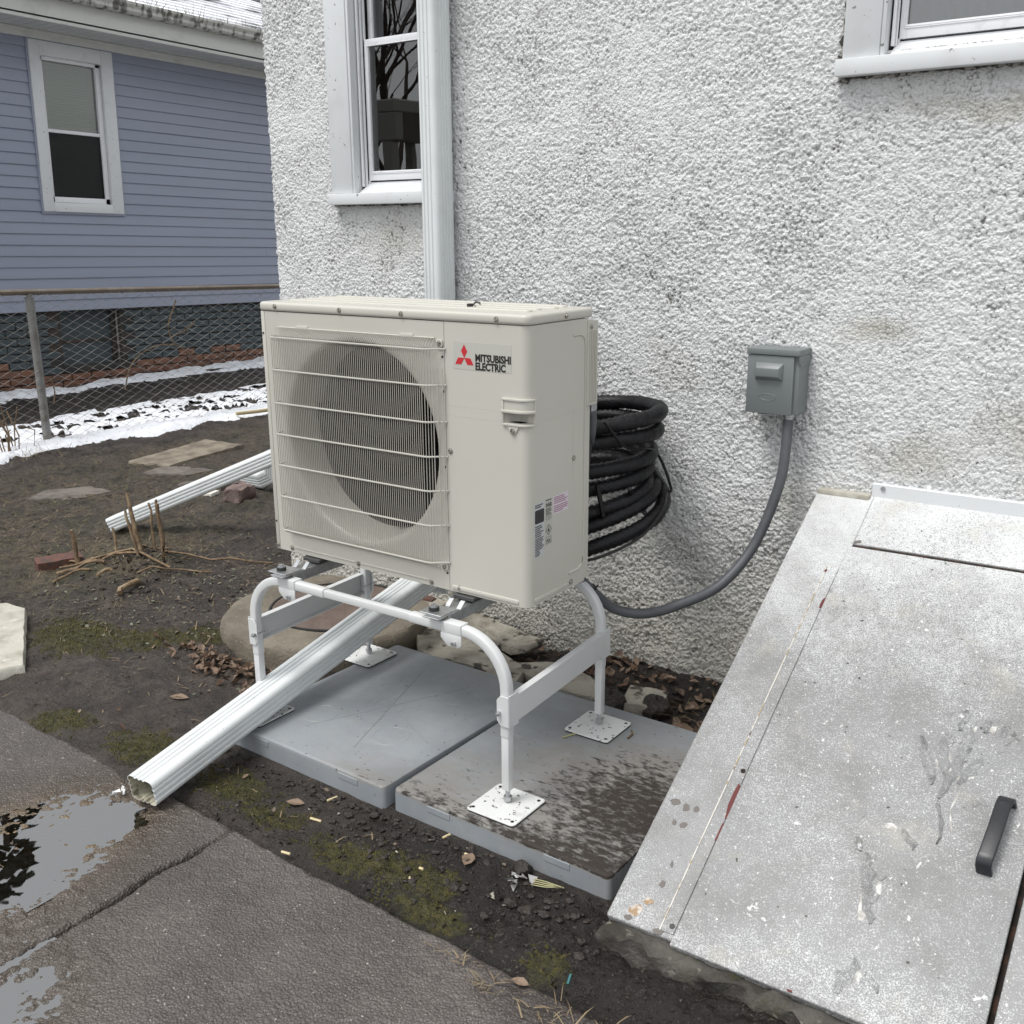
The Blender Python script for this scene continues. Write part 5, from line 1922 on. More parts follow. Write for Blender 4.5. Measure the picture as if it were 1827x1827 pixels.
for p_ in shm.polygons:
    if p_.normal.x > .8:
        p_.material_index = 1
for k_ in range(30):
    link('shingle_course', shm, bh, Matrix.Translation((.545 - .14 * k_, 0, 3.545 + .14 * k_ * slope + .004)))
m = MB().prism([(.50, 3.52), (.50, 3.50), (-3.8, 3.50 + 4.3 * slope), (-3.8, 3.52 + 4.3 * slope)], Y0, Y1, 'y')
hl(m, 'roof_deck', 'mortar')
# dead twigs and leaves in the gutter
m = MB()
rn = random.Random(4)
for k_ in range(60):
    y_ = rn.choice((1.2, 1.5, 1.9, 2.3, 2.6, 2.85)) + rn.gauss(0, .07)
    p = Vector((.55 + rn.uniform(-.03, .03), y_, 3.53))
    m.rod(p, p + Vector((rn.uniform(-.04, .06), rn.uniform(-.08, .08), rn.uniform(.02, .14))), .003, 4, .001)
hl(m, 'gutter_debris', 'stem', gut)['kind'] = 'stuff'
# brick foundation
by_a, by_b, bz_a, bz_b = .60, 1.26, .19, .775
bmm = MB().box((-.08, 0, 0), (.0, .2, .062)).mesh('brick', None, .005, 1)
bg_ = bmm.copy()
bg_.materials.append(MAT['brick_green'])
bo_ = bmm.copy()
bo_.materials.append(MAT['brick_orange'])
rn = random.Random(9)
nb = 0
for r_ in range(12):
    z_ = -.11 + r_ * .0735
    y_ = -.9 + (.105 if r_ % 2 else 0)
    while y_ < 3.85:
        if not (y_ + .2 > by_a and y_ < by_b and z_ + .062 > bz_a):
            nb += 1
            painted = z_ + rn.uniform(-.06, .06) + .07 * math.sin(y_ * 2.3) > .23
            q = link('brick', bg_ if painted else bo_, bh, Matrix.Translation((-.028 + rn.uniform(-.006, .004), y_ + rn.uniform(-.003, .003), z_ + rn.uniform(-.002, .002))))
        y_ += .2105
m = MB().box((-.09, Y0, -.2), (-.046, by_a, .77)).box((-.09, by_b, -.2), (-.046, Y1, .77)).box((-.09, by_a, -.2), (-.046, by_b, bz_a))
hl(m, 'foundation', 'mortar')
m = MB().box((-.17, by_a, bz_a), (-.15, by_b, bz_b))
cwn = hl(m, 'cellar_window', 'brick_green')
m = MB().box((-.15, by_a, bz_a + .27), (-.13, by_b, bz_a + .30)).box((-.15, by_a, bz_a), (-.12, by_a + .05, bz_b)).box((-.15, by_b - .05, bz_a), (-.12, by_b, bz_b)).box((-.15, by_a, bz_a), (-.02, by_b, bz_a + .05))
hl(m, 'cellar_window_frame', 'mortar', cwn, .004)
m = MB().box((-.3, by_a - .02, bz_a), (-.175, by_b + .02, bz_b))
hl(m, 'cellar_lining', 'dark_inside')

# ------------------------------------------------------------------ chain link fence
FX = -4.73
fen = thing('chain_link_fence', 'rusty chain link fence with round posts in front of the blue house', 'fence', (FX, 2.0, 0))
fz = lambda y_: 1.095 - .03 * (y_ - 2.0)
pm_ = MB().rod((0, 0, -.25), (0, 0, 1.055), .030, 14).rod((0, 0, 1.055), (0, 0, 1.062), .034, 14).rod((0, 0, 1.062), (0, 0, 1.085), .020, 10)
pme = pm_.mesh('post', 'fence')
for y_ in (-1.0, 2.015, 5.03, 8.05):
    inst('post', pme, fen, (FX, y_, 0 - .03 * (y_ - 2)))
MB().rod((FX, -2.5, fz(-2.5)), (FX, 9.0, fz(9.0)), .021, 12).build('top_rail', 'fence_rail', fen)
m = MB()
for y_ in (-1.0, 2.015, 5.03, 8.05):
    for zz in (.98, .42, .08):
        z_ = zz - .03 * (y_ - 2)
        m.tube([(FX + .034 * math.cos(R(q)), y_ + .034 * math.sin(R(q)), z_ + .01 * math.sin(R(q))) for q in range(0, 360, 30)], .002, 4, closed=True)
for k_ in range(16):
    y_ = -2.0 + k_ * .68
    m.tube([(FX + .0245 * math.cos(R(q)), y_ + .006 * math.sin(R(q / 2)), fz(y_) + .0245 * math.sin(R(q))) for q in range(0, 360, 30)], .002, 4, closed=True)
each(m, 'tie_wire', 'fence', fen, smooth=60)
m = MB()
CW, CH = .058, .029          # half pitch of a diamond along y and its half height
y_ = -1.6
wn = 0
rn = random.Random(8)
while y_ < 7.6:
    wn += 1
    pth = []
    n = int(1.09 / CH)
    for k_ in range(n + 1):
        z_ = fz(y_) - .015 - k_ * CH
        sgn = 1 if (k_ + wn) % 2 else -1
        pth.append((FX + .024 + .0035 * sgn, y_ + sgn * CW * .5 + rn.uniform(-.002, .002), max(z_, gz(FX, y_) + .01) if k_ == n else z_))
    m.tube(pth, .0027, 3, cap=False)
    y_ += CW
m.build('chain_mesh', 'chain', fen, smooth=60)['kind'] = 'stuff'

# ------------------------------------------------------------------ yard things
def slab_thing(name, label, cat, poly, z0, h, mat, seed, tilt=(0, 0), group=None, jit=.008, sub=.05):
    """irregular flat piece: ragged outline, lumpy top"""
    rn = random.Random(seed)
    P = []
    n = len(poly)
    for i in range(n):
        a, b = poly[i], poly[(i + 1) % n]
        L = math.dist(a, b)
        k_ = max(1, int(L / sub))
        for j in range(k_):
            t = j / k_
            P.append((a[0] + (b[0] - a[0]) * t + rn.uniform(-jit, jit), a[1] + (b[1] - a[1]) * t + rn.uniform(-jit, jit)))
    cx = sum(p[0] for p in P) / len(P)
    cy = sum(p[1] for p in P) / len(P)
    zf = lambda x, y: (x - cx) * tilt[0] + (y - cy) * tilt[1]
    t = thing(name, label, cat, (cx, cy, z0), group)
    m = MB()
    k = len(P)
    rings = [(1.0, 0.0), (1.0, h * .75), (.985, h), (.6, h), (.25, h)]
    vs = []
    for s_, hh in rings:
        for p in P:
            x_, y_ = cx + (p[0] - cx) * s_, cy + (p[1] - cy) * s_
            vs.append((x_, y_, z0 + hh + zf(x_, y_) + (rn.uniform(-.003, .003) if hh == h else 0)))
    fs = [tuple(range(k - 1, -1, -1))]
    for r_ in range(len(rings) - 1):
        fs += [(r_ * k + j, r_ * k + (j + 1) % k, (r_ + 1) * k + (j + 1) % k, (r_ + 1) * k + j) for j in range(k)]
    fs.append(tuple(range((len(rings) - 1) * k, len(rings) * k)))
    m.add(vs, fs)
    o = m.build('slab_body', mat, t, smooth=35)
    return t


slab_thing('paving_slab', 'pale cream paving slab lying loose at the left edge on the mud', 'paving slab', [(-1.50, -.02), (-.985, -.325), (-1.02, -.42), (-1.55, -.62), (-2.1, -.35), (-1.62, -.03)], -.006, .045, 'slab_pale', 1, (.0, .02), jit=.0022)
slab_thing('stone_board', 'flat weathered board lying flat on the mud near the fence', 'board', [(-3.67, 1.95), (-3.33, 2.03), (-3.46, 2.76), (-3.85, 2.74)], gz(-3.6, 2.4) - .005, .035, 'board', 2, (0, .0), jit=.004)
for i_, (lab, poly) in enumerate((
        ('flat grey flagstone sunk in the mud in front of the weathered board', [(-3.30, 1.80), (-3.02, 1.92), (-2.98, 2.12), (-3.20, 2.10), (-3.36, 1.95)]),
        ('flat grey flagstone beside the far downspout length', [(-2.80, 1.70), (-2.52, 1.80), (-2.50, 2.05), (-2.74, 2.06)]),
        ('flat brown flagstone alone in the grass left of the cut stems', [(-3.30, 1.02), (-3.05, 1.16), (-3.02, 1.42), (-3.26, 1.40), (-3.4, 1.2)]),
        ('dark flagstone close to the outdoor unit near the fence', [(-3.2, 3.1), (-2.75, 3.2), (-2.8, 3.6), (-3.3, 3.5)]))):
    c_ = (sum(p[0] for p in poly) / len(poly), sum(p[1] for p in poly) / len(poly))
    slab_thing('flagstone', lab, 'flagstone', poly, gz(*c_) - .012, .028, 'flagstone', 10 + i_, group='flagstones sunk in the yard')
slab_thing('stone_slab', 'long pale broken stone slab against the back edge of the pads', 'stone slab', [(-.10, .74), (.08, .565), (.52, .545), (.50, .64), (.30, .74), (.02, .86)], -.01, .050, 'stone', 21, group='stone slabs along the wall')
slab_thing('stone_slab', 'upper pale stone slab leaning along the stucco wall', 'stone slab', [(-.26, .93), (-.20, .84), (.36, .73), (.42, .78), (.44, .83), (-.1, .935)], .045, .030, 'stone', 22, (0, .12), group='stone slabs along the wall')
slab_thing('stone_slab', 'short pale stone slab wedged behind the rear right leg', 'stone slab', [(.42, .66), (.60, .58), (.80, .60), (.78, .70), (.56, .76)], .0, .040, 'stone', 23, (0, .05), group='stone slabs along the wall')
slab_thing('stone_slab', 'small muddy stone piece by the rear right foot plate', 'stone slab', [(.88, .60), (1.02, .62), (1.0, .74), (.86, .72)], .01, .035, 'stone', 24, (0, .1), group='stone slabs along the wall')

# round concrete lid
lid = thing('cistern_lid', 'round mossy concrete lid half sunk in the mud behind the stand', 'concrete lid', (-.43, .62, 0))
vs, fs = [], []
rn = random.Random(6)
ns, LR = 72, .405
prf = [(1.0, -.03), (1.01, .03), (1.0, .062), (.97, .078), (.9, .082), (.5, .083), (.02, .083)]
for (s_, h_) in prf:
    for j in range(ns):
        a = 2 * math.pi * j / ns
        rj = LR * s_ * (1 + (.012 * math.sin(5 * a) + .010 * math.sin(11 * a + 1) + rn.uniform(-.006, .006)) * (s_ > .8))
        vs.append((-.43 + rj * math.cos(a), .62 + rj * math.sin(a), h_ + rn.uniform(-.0025, .0025)))
for r_ in range(len(prf) - 1):
    fs += [(r_ * ns + j, r_ * ns + (j + 1) % ns, (r_ + 1) * ns + (j + 1) % ns, (r_ + 1) * ns + j) for j in range(ns)]
fs.append(tuple(range((len(prf) - 1) * ns, len(prf) * ns)))
MB().add(vs, fs).build('lid_body', 'lid', lid, smooth=40)
m = MB().rod((-.40, .64, .080), (-.40, .64, .0865), .255, 48)
lp = m.build('lid_plate', 'lid_plate', lid)
m = MB()
for i_ in range(-14, 15):
    for j in range(-14, 15):
        x_, y_ = i_ * .017, j * .017
        if x_ * x_ + y_ * y_ < .235 ** 2 and (i_ + j) % 2 == 0:
            m.add([(-.40 + x_ - .005, .64 + y_, .0866), (-.40 + x_, .64 + y_ - .005, .0866), (-.40 + x_ + .005, .64 + y_, .0866), (-.40 + x_, .64 + y_ + .005, .0866), (-.40 + x_, .64 + y_, .0886)], [(0, 1, 4), (1, 2, 4), (2, 3, 4), (3, 0, 4)])
m.build('tread_pattern', 'lid_plate', lp, smooth=0)['kind'] = 'stuff'
m = MB().tube([(-.40 + .262 * math.cos(R(q)), .64 + .262 * math.sin(R(q)), .085) for q in range(0, 360, 8)], .006, 6, closed=True)
m.build('plate_gap', 'black', lp, smooth=60)


def brick_thing(label, x, y, rot, z=None, mat='brick_red', tilt=0.0):
    z = gz(x, y) - .012 if z is None else z
    t = thing('loose_brick', label, 'brick', mat=Matrix.Translation((x, y, z)) @ Matrix.Rotation(rot, 4, 'Z') @ Matrix.Rotation(tilt, 4, 'X'), group='loose red bricks')
    m = MB()
    rough_block(m, -.1, -.045, 0, .1, .045, .06, 8, 4, 3, .003, 3)
    m.build('brick_body', mat, t, smooth=40, local=True)


brick_thing('dark red brick lying beside the cut stems', -2.02, .44, R(70), None, 'brick_red', .08)
brick_thing('red brick standing at the wall behind the stone slabs', -.235, .915, R(10), .03, 'brick_red')

# cut shrub ------------------------------------------------------------
shr = thing('cut_shrub', 'clump of bare cut brown stems on a soil mound', 'shrub', (-1.65, .60, gz(-1.65, .6)))
rn = random.Random(14)
STEMS = [(-1.91, .47, .17, (-.02, .0), .016), (-1.72, .66, .24, (-.06, .02), .010), (-1.66, .62, .20, (-.05, -.01), .010), (-1.60, .60, .26, (-.06, .0), .012), (-1.585, .66, .22, (-.05, .03), .008),
         (-1.52, .66, .25, (-.05, .02), .010), (-1.49, .64, .27, (-.01, .0), .013), (-1.56, .56, .17, (-.04, -.02), .007), (-1.80, .60, .12, (-.03, .02), .009)]
for (x_, y_, h_, ln, r_) in STEMS:
    z_ = gz(x_, y_) - .02
    n = 6
    pth = [(x_ + ln[0] * (i_ / n) + rn.uniform(-.004, .004), y_ + ln[1] * (i_ / n) + rn.uniform(-.004, .004), z_ + (h_ + .02) * i_ / n) for i_ in range(n + 1)]
    MB().tube(pth, r_ * .72, 7, scales=[1.45, 1.15, 1, .95, 1.06, .9, .85]).build('stem', 'stem', shr, smooth=60)
fall = [((-1.95, .40), (-1.55, .62), .005), ((-1.86, .34), (-1.68, .46), .008), ((-1.56, .70), (-1.18, 1.00), .005), ((-1.78, .50), (-1.42, .62), .006), ((-1.70, .46), (-1.66, .80), .005), ((-1.42, .44), (-1.38, .32), .012), ((-2.05, .42), (-1.80, .52), .005), ((-1.78, .26), (-1.70, .40), .006), ((-1.5, .5), (-1.3, .75), .004), ((-1.62, .38), (-1.58, .43), .008)]
for (a, b, r_) in fall:
    pth = []
    for i_ in range(6):
        t = i_ / 5
        x_, y_ = a[0] + (b[0] - a[0]) * t + rn.uniform(-.006, .006), a[1] + (b[1] - a[1]) * t + rn.uniform(-.006, .006)
        pth.append((x_, y_, gz(x_, y_) + r_ + .004 + .012 * math.sin(t * 3)))
    MB().tube(pth, r_, 6).build('fallen_stem', 'stem', shr, smooth=60)
m = MB()
for k_ in range(260):
    a, d = rn.uniform(0, 6.28), abs(rn.gauss(0, .14))
    x_, y_ = -1.60 + d * math.cos(a), .58 + d * math.sin(a)
    s_ = rn.uniform(.006, .018)
    z_ = gz(x_, y_)
    pts = [(x_ + rn.uniform(-1, 1) * s_, y_ + rn.uniform(-1, 1) * s_, z_ + rn.uniform(-.3, 1) * s_) for _ in range(4)]
    m.add(pts, [(0, 1, 2), (0, 2, 3), (0, 3, 1), (1, 3, 2)])
m.build('root_soil', 'clod', shr, smooth=0)['kind'] = 'stuff'


# dead leaves -----------------------------------------------------------
def leafgeo(m, x, y, z, L, W, rz, curl, tx, ty):
    M_ = Matrix.Translation((x, y, z)) @ Matrix.Rotation(rz, 4, 'Z') @ Matrix.Rotation(tx, 4, 'X') @ Matrix.Rotation(ty, 4, 'Y')
    pts = [(-.5, 0, .05), (-.25, .32, .12), (.05, .5, .2), (.3, .3, .13), (.52, 0, .1), (.3, -.3, .16), (.05, -.46, .22), (-.25, -.33, .1), (-.1, 0, 0), (.2, 0, .02)]
    vs = [M_ @ Vector((p[0] * L, p[1] * W, p[2] * curl)) for p in pts]
    m.add(vs, [(0, 8, 1), (1, 8, 2), (8, 9, 2), (2, 9, 3), (3, 9, 4), (4, 9, 5), (5, 9, 6), (9, 8, 6), (6, 8, 7), (7, 8, 0)])


rn = random.Random(22)
m = MB()
m2 = MB()
for k_ in range(520):
    z1_ = rn.random() * .93
    if z1_ < .34:
        x_, y_ = rn.gauss(-.42, .17), rn.gauss(.13, .05)
    elif z1_ < .75:
        x_, y_ = rn.uniform(.55, 1.38), rn.uniform(.60, .92)
    elif z1_ < .88:
        x_, y_ = rn.uniform(.3, .9), rn.uniform(.62, .90)
    else:
        x_, y_ = rn.uniform(-1.5, 1.2), rn.uniform(-.5, -.28) if rn.random() < .5 else rn.uniform(.0, 1.1)
    if -.03 < x_ < 1.36 and -.25 < y_ < .55:
        continue
    if math.hypot(x_ + .43, y_ - .62) < .42:
        continue
    if z1_ > .88 and rn.random() < .5:
        continue
    sz = rn.uniform(.016, .05)
    leafgeo(m if rn.random() < .6 else m2, x_, y_, gz(x_, y_) + rn.uniform(.003, .02), sz, sz * rn.uniform(.4, .75), rn.uniform(0, 6.28), sz * rn.uniform(.2, 1.6), rn.uniform(-.9, .9), rn.uniform(-.9, .9))
tag(m.build('leaf_litter', 'leaf', None, smooth=0), kind='stuff')
tag(m2.build('leaf_litter', 'leaf_pale', None, smooth=0), kind='stuff')
LV = [('curled tan dead leaf on the mud just right of the open pipe end', .42, -.36, .052, .5, 'leaf_pale'), ('brown dead leaf against the muddy pad front edge', .985, -.315, .060, 1.9, 'leaf_pale'), ('pinkish dead leaf on the bare mud left of the sloping pipe', -.40, -.12, .065, .6, 'leaf_pale'),
      ('reddish dead leaf at the back of the pads below the side channel', .56, .575, .085, .2, 'leaf'), ('dead leaf pair beside the bulkhead corner stone', 1.33, -.585, .04, .2, 'leaf_pale'), ('large dead leaf on the soil by the bulkhead side', 1.10, .62, .085, .3, 'leaf')]
for lab, x_, y_, s_, rz, mt in LV:
    m = MB()
    z_ = gz(x_, y_) + .006 if y_ > -.53 else .006
    leafgeo(m, x_, y_, z_, s_, s_ * .6, rz, s_ * .35, .1, .1)
    tag(m.build('dead_leaf', mt, None, smooth=0), lab, 'leaf', 'single dead leaves on the ground')

# lumps of soil by the wall
rn = random.Random(31)
for lab, x_, y_, r_ in (('dark round lump of soil behind the rear right leg', .845, .62, .065), ('dark soil lump to the right of the rear leg', .99, .66, .055), ('small soil clod pressed against the front edge of the muddy pad', 1.112, -.262, .024)):
    m = MB()
    vs, fs = [], []
    N1, N2 = 9, 14
    for i_ in range(N1 + 1):
        for j in range(N2):
            a, b = math.pi * i_ / N1, 2 * math.pi * j / N2
            rr_ = r_ * (1 + .16 * math.sin(3 * a + 2 * b) + .08 * math.sin(5 * b + x_ * 9) * math.sin(a) + rn.uniform(-.06, .06) * math.sin(a))
            vs.append((x_ + rr_ * math.sin(a) * math.cos(b), y_ + rr_ * math.sin(a) * math.sin(b) * .9, gz(x_, y_) + r_ * .45 + rr_ * .8 * math.cos(a)))
    for i_ in range(N1):
        for j in range(N2):
            fs.append((i_ * N2 + j, (i_ + 1) * N2 + j, (i_ + 1) * N2 + (j + 1) % N2, i_ * N2 + (j + 1) % N2))
    tag(m.add(vs, fs).build('soil_clod', 'clod', None, smooth=40), lab, 'soil lump', 'lumps of soil by the pads')

# pebbles and crumbs of soil
m = MB()
m2 = MB()
for k_ in range(1800):
    if k_ < 1000:
        x_, y_ = rn.uniform(.1, 1.7), rn.uniform(-.53, -.24)
    elif k_ < 1500:
        x_, y_ = rn.uniform(.3, 1.38), rn.uniform(.56, .93)
    else:
        x_, y_ = rn.uniform(-2.2, 0), rn.uniform(-.45, 1.3)
    if math.hypot(x_ + .43, y_ - .62) < .42 or (-.03 < x_ < 1.36 and -.25 < y_ < .55):
        continue
    s_ = rn.uniform(.002, .008) * (1.4 if rn.random() < .1 else 1)
    z_ = gz(x_, y_)
    pts = [(x_ + rn.uniform(-1, 1) * s_, y_ + rn.uniform(-1, 1) * s_, z_ + rn.uniform(-.5, 1) * s_) for _ in range(5)]
    (m if rn.random() < .975 else m2).add(pts, [(0, 1, 2), (0, 2, 3), (0, 3, 1), (1, 3, 4), (4, 3, 2), (1, 4, 2)])
tag(m.build('soil_crumbs', 'clod', None, smooth=0), kind='stuff')
tag(m2.build('pebbles', 'stone', None, smooth=0), kind='stuff')


# flat bits of lichen, bark and leaf on the bare soil
MAT['lichen'] = pm('lichen_bits', (0.19, 0.20, 0.15), 0.9, [((0.12, 0.11, 0.08), 8, .4, .6, .8, 3)])
MAT['bark_bits'] = pm('bark_bits', (0.13, 0.10, 0.075), 0.9, [((0.26, 0.21, 0.16), 7, .5, .65, .8, 3)])
for nm, mt, n_, seed_ in (('lichen_bits', 'lichen', 800, 71), ('bark_bits', 'bark_bits', 600, 72)):
    rn = random.Random(seed_)
    m = MB()
    for k_ in range(n_):
        if rn.random() < .72:
            x_, y_ = rn.gauss(-1.15, .42), rn.gauss(.62, .30)
        elif rn.random() < .6:
            x_, y_ = rn.uniform(-3.2, -.1), rn.uniform(-.35, 1.7)
        elif nm == 'bark_bits' and rn.random() < .35:
            x_, y_ = rn.uniform(-.6, 1.3), rn.uniform(-.52, -.25)
        else:
            continue
        if math.hypot(x_ + .43, y_ - .62) < .42 or (-.03 < x_ < 1.36 and -.25 < y_ < .55) or y_ < -.5 or (x_ < -.95 and y_ < 0 and y_ < -.02 - .6 * (x_ + 1.5)):
            continue
        leafgeo(m, x_, y_, gz(x_, y_) + .003, *(lambda q: (q, q * rn.uniform(.3, .9)))(rn.uniform(.006, .020)), rn.uniform(0, 6.28), .012, rn.uniform(-.5, .5), rn.uniform(-.5, .5))
    tag(m.build(nm, mt, None, smooth=0), kind='stuff')


MAT['moss'] = pm('moss', (0.032, 0.030, 0.008), 0.9, [((0.078, 0.068, 0.018), 30, .4, .6, .9, 3)])
rn = random.Random(81)
cand = np.array([[rn.uniform(-1.4, 1.4), rn.uniform(-.53, .5)] for _ in range(60000)])
mval = moss_at(cand[:, 0], cand[:, 1])
nv = fbm(cand[:, 0], cand[:, 1], 26, 82, 4, 0.7)
sel = cand[(mval + nv * 1.1 > 1.02) & (cand[:, 1] < 9) & ~((cand[:, 0] > -.03) & (cand[:, 1] > -.25))][:9000]
zz_ = gh(sel[:, 0], sel[:, 1])
m = MB()
for (x_, y_), z_ in zip(sel, zz_):
    q = rn.uniform(.002, .006)
    m.add([(x_ - q, y_ - q * .6, z_ - .001), (x_ + q, y_ - q * .4, z_ - .001), (x_ + rn.uniform(-q, q), y_ + q, z_ - .001), (x_, y_, z_ + q * rn.uniform(.5, 1.1))], [(0, 1, 3), (1, 2, 3), (2, 0, 3)])
tag(m.build('moss_tufts', 'moss', None, smooth=0), kind='stuff')


# grass tufts and stray straw
def blades(m, cx, cy, rx, ry, n, h, seed, lie=.6):
    r_ = random.Random(seed)
    for _ in range(n):
        x_, y_ = cx + r_.gauss(0, rx), cy + r_.gauss(0, ry)
        if math.hypot(x_ + .43, y_ - .62) < .41:
            continue
        z_ = gz(x_, y_) if y_ > -.54 else .002
        a = r_.uniform(0, 6.28)
        L = h * r_.uniform(.5, 1.3)
        e = r_.uniform(0, 1 - lie)
        d = Vector((math.cos(a) * L * (1 - e * .6), math.sin(a) * L * (1 - e * .6), L * e + .003))
        w = Vector((-math.sin(a), math.cos(a), 0)) * r_.uniform(.0008, .002)
        p = Vector((x_, y_, z_ + .003))
        q = p + d * .55 + Vector((0, 0, L * .08))
        m.add([p - w, p + w, q + w * .8, q - w * .8, p + d], [(0, 1, 2, 3), (3, 2, 4)])


m = MB()
blades(m, 1.18, -.60, .03, .010, 20, .03, 1, .5)
blades(m, 1.275, -.635, .016, .012, 26, .032, 2, .3)
blades(m, 1.42, -.62, .06, .02, 20, .04, 3, .6)
blades(m, 1.53, -.62, .10, .03, 26, .05, 4, .8)
blades(m, -1.3, .85, .5, .3, 260, .07, 5, .9)
blades(m, -2.5, .7, .5, .5, 400, .06, 6, .9)
blades(m, -3.0, 1.4, .6, .6, 300, .06, 7, .9)
blades(m, .2, -.4, .4, .06, 14, .03, 8, .9)
blades(m, -.6, .0, .4, .2, 70, .05, 9, .95)
blades(m, 1.15, .70, .14, .08, 50, .08, 10, .7)
blades(m, -4.4, 1.7, .08, .12, 80, .12, 11, .3)
for k_ in range(14):
    blades(m, random.uniform(-5.4, -4.5), random.uniform(.8, 5), .05, .07, 16, .12, 40 + k_, .35)
tag(m.build('dry_grass', 'straw', None, smooth=0), kind='stuff')
MAT['olive_grass'] = pm('olive_grass', (0.085, 0.075, 0.040), 0.85, [((0.17, 0.14, 0.085), 6, .42, .6, .9, 3), ((0.05, 0.05, 0.026), 11, .5, .65, .8, 3)])
m = MB()
rr_ = random.Random(123)
for k_ in range(90):
    cx_, cy_ = rr_.uniform(-4.1, -1.0), rr_.uniform(-.1, 3.4)
    if cx_ > -1.7 and cy_ > .9 or cx_ + .4 * cy_ > -.9:
        continue
    blades(m, cx_, cy_, .16, .16, 46, .05, 300 + k_, .88)
tag(m.build('olive_grass', 'olive_grass', None, smooth=0), kind='stuff')
m = MB()
for k_ in range(330):
    q = rr_.random()
    if q < .55:
        x_, y_ = rr_.uniform(.55, 1.42), rr_.gauss(-.35, .07)
    elif q < .75:
        x_, y_ = rr_.uniform(.0, 1.3), -.262 + abs(rr_.gauss(0, .02)) * -1
    elif q < .88:
        x_, y_ = rr_.uniform(.5, 1.38), rr_.uniform(.58, .9)
    else:
        x_, y_ = rr_.gauss(-1.5, .35), rr_.gauss(.5, .25)
    if (-.03 < x_ < 1.37 and -.25 < y_ < .55) or y_ < -.52 or y_ > .92 or math.hypot(x_ + .43, y_ - .62) < .43:
        continue
    r_ = .004 + abs(rr_.gauss(0, .006))
    z_ = gz(x_, y_)
    vs, fs = [], []
    for a in range(4):
        for b in range(6):
            th, ph_ = math.pi * (a + .3) / 3.6, b * math.pi / 3
            q2 = r_ * rr_.uniform(.7, 1.25)
            vs.append((x_ + q2 * math.sin(th) * math.cos(ph_), y_ + q2 * math.sin(th) * math.sin(ph_), z_ + r_ * .2 + q2 * .5 * math.cos(th)))
    for a in range(3):
        for b in range(6):
            fs.append((a * 6 + b, a * 6 + 6 + b, a * 6 + 6 + (b + 1) % 6, a * 6 + (b + 1) % 6))
    fs.append(tuple(range(5, -1, -1)))
    m.add(vs, fs)
tag(m.build('mud_clods', 'clod', None, smooth=50), kind='stuff')
# bent bramble cane in front of the blue house
cane = thing('bramble_cane', 'thin arching bare bramble cane behind the fence', 'plant', (-6.2, 4.2, gz(-6.2, 4.2)))
for P_ in (((-6.3, 3.75, .05), (-6.3, 3.85, .28), (-6.3, 4.1, .42), (-6.3, 4.4, .40), (-6.3, 4.62, .22)), ((-6.3, 4.35, .42), (-6.3, 4.30, .6), (-6.3, 4.42, .85)), ((-6.3, 4.33, .5), (-6.3, 4.5, .55), (-6.3, 4.62, .62)), ((-6.2, 2.95, .02), (-6.2, 2.98, .14), (-6.2, 2.96, .26))):
    MB().tube(catmull(P_, 5), .007, 5).build('cane', 'stem', cane, smooth=60)
wd_t = thing('dead_weed', 'broken dead weed stalks at the foot of the fence post', 'plant', (-4.70, 1.72, gz(-4.7, 1.72)))
rn = random.Random(77)
for k_ in range(9):
    x_, y_ = -4.62 + rn.gauss(0, .05), 1.70 + rn.gauss(0, .07)
    z_ = gz(x_, y_)
    MB().tube([(x_, y_, z_ - .02), (x_ + rn.uniform(-.03, .03), y_ + rn.uniform(-.04, .04), z_ + .14), (x_ + rn.uniform(-.07, .07), y_ + rn.uniform(-.1, .06), z_ + rn.uniform(.16, .36))], .005, 5).build('stalk', 'stem', wd_t, smooth=60)
# fallen bleached stick on the snow
MB()
stk_ = MB().tube(catmull([(-4.35, 3.45, .05), (-4.25, 3.75, .055), (-4.3, 4.1, .07), (-4.42, 4.4, .10)], 5), .016, 6).build('fallen_stick', 'chip', None, smooth=60)
tag(stk_, 'bleached tan stick lying on the snow along the fence', 'stick')

# scrap beside the far downspout
sp = thing('scrap_elbow', 'white bent downspout elbow lying under the far downspout length', 'downspout elbow', (-2.35, 1.95, gz(-2.35, 1.95)))
zz = gz(-2.35, 1.95)
m = MB().sweep([(-2.55, 2.0, zz + .05), (-2.35, 1.98, zz + .06), (-2.20, 1.93, zz + .12), (-2.15, 1.9, zz + .26)], spout_profile(.10, .078), (.1, 1, .3), cap=False)
m.build('elbow_body', 'gutter_white', sp, smooth=40)
slab_thing('white_scrap', 'small chalky white scrap on the mud below the far downspout', 'scrap', [(-2.56, 1.62), (-2.45, 1.66), (-2.44, 1.72), (-2.54, 1.70)], gz(-2.5, 1.68), .02, 'shell', 41, (.1, .2))
m = MB()
rough_block(m, -2.33, 1.66, gz(-2.3, 1.7) - .02, -2.20, 1.79, gz(-2.3, 1.7) + .085, 5, 4, 4, .018, 8)
tag(m.build('pink_rock', 'rock_pink', None, smooth=50), 'pinkish brown rock on the mud behind the cream unit', 'rock')

# small litter in the foreground
def litter_strip(name, label, cat, a, b, r_, mat, z=None):
    za = (gz(*a) if a[1] > -.53 else .003) if z is None else z
    zb_ = (gz(*b) if b[1] > -.53 else .003) if z is None else z
    m = MB().rod((a[0], a[1], za + r_), (b[0], b[1], zb_ + r_), r_, 6)
    tag(m.build(name, mat, None), label, cat)


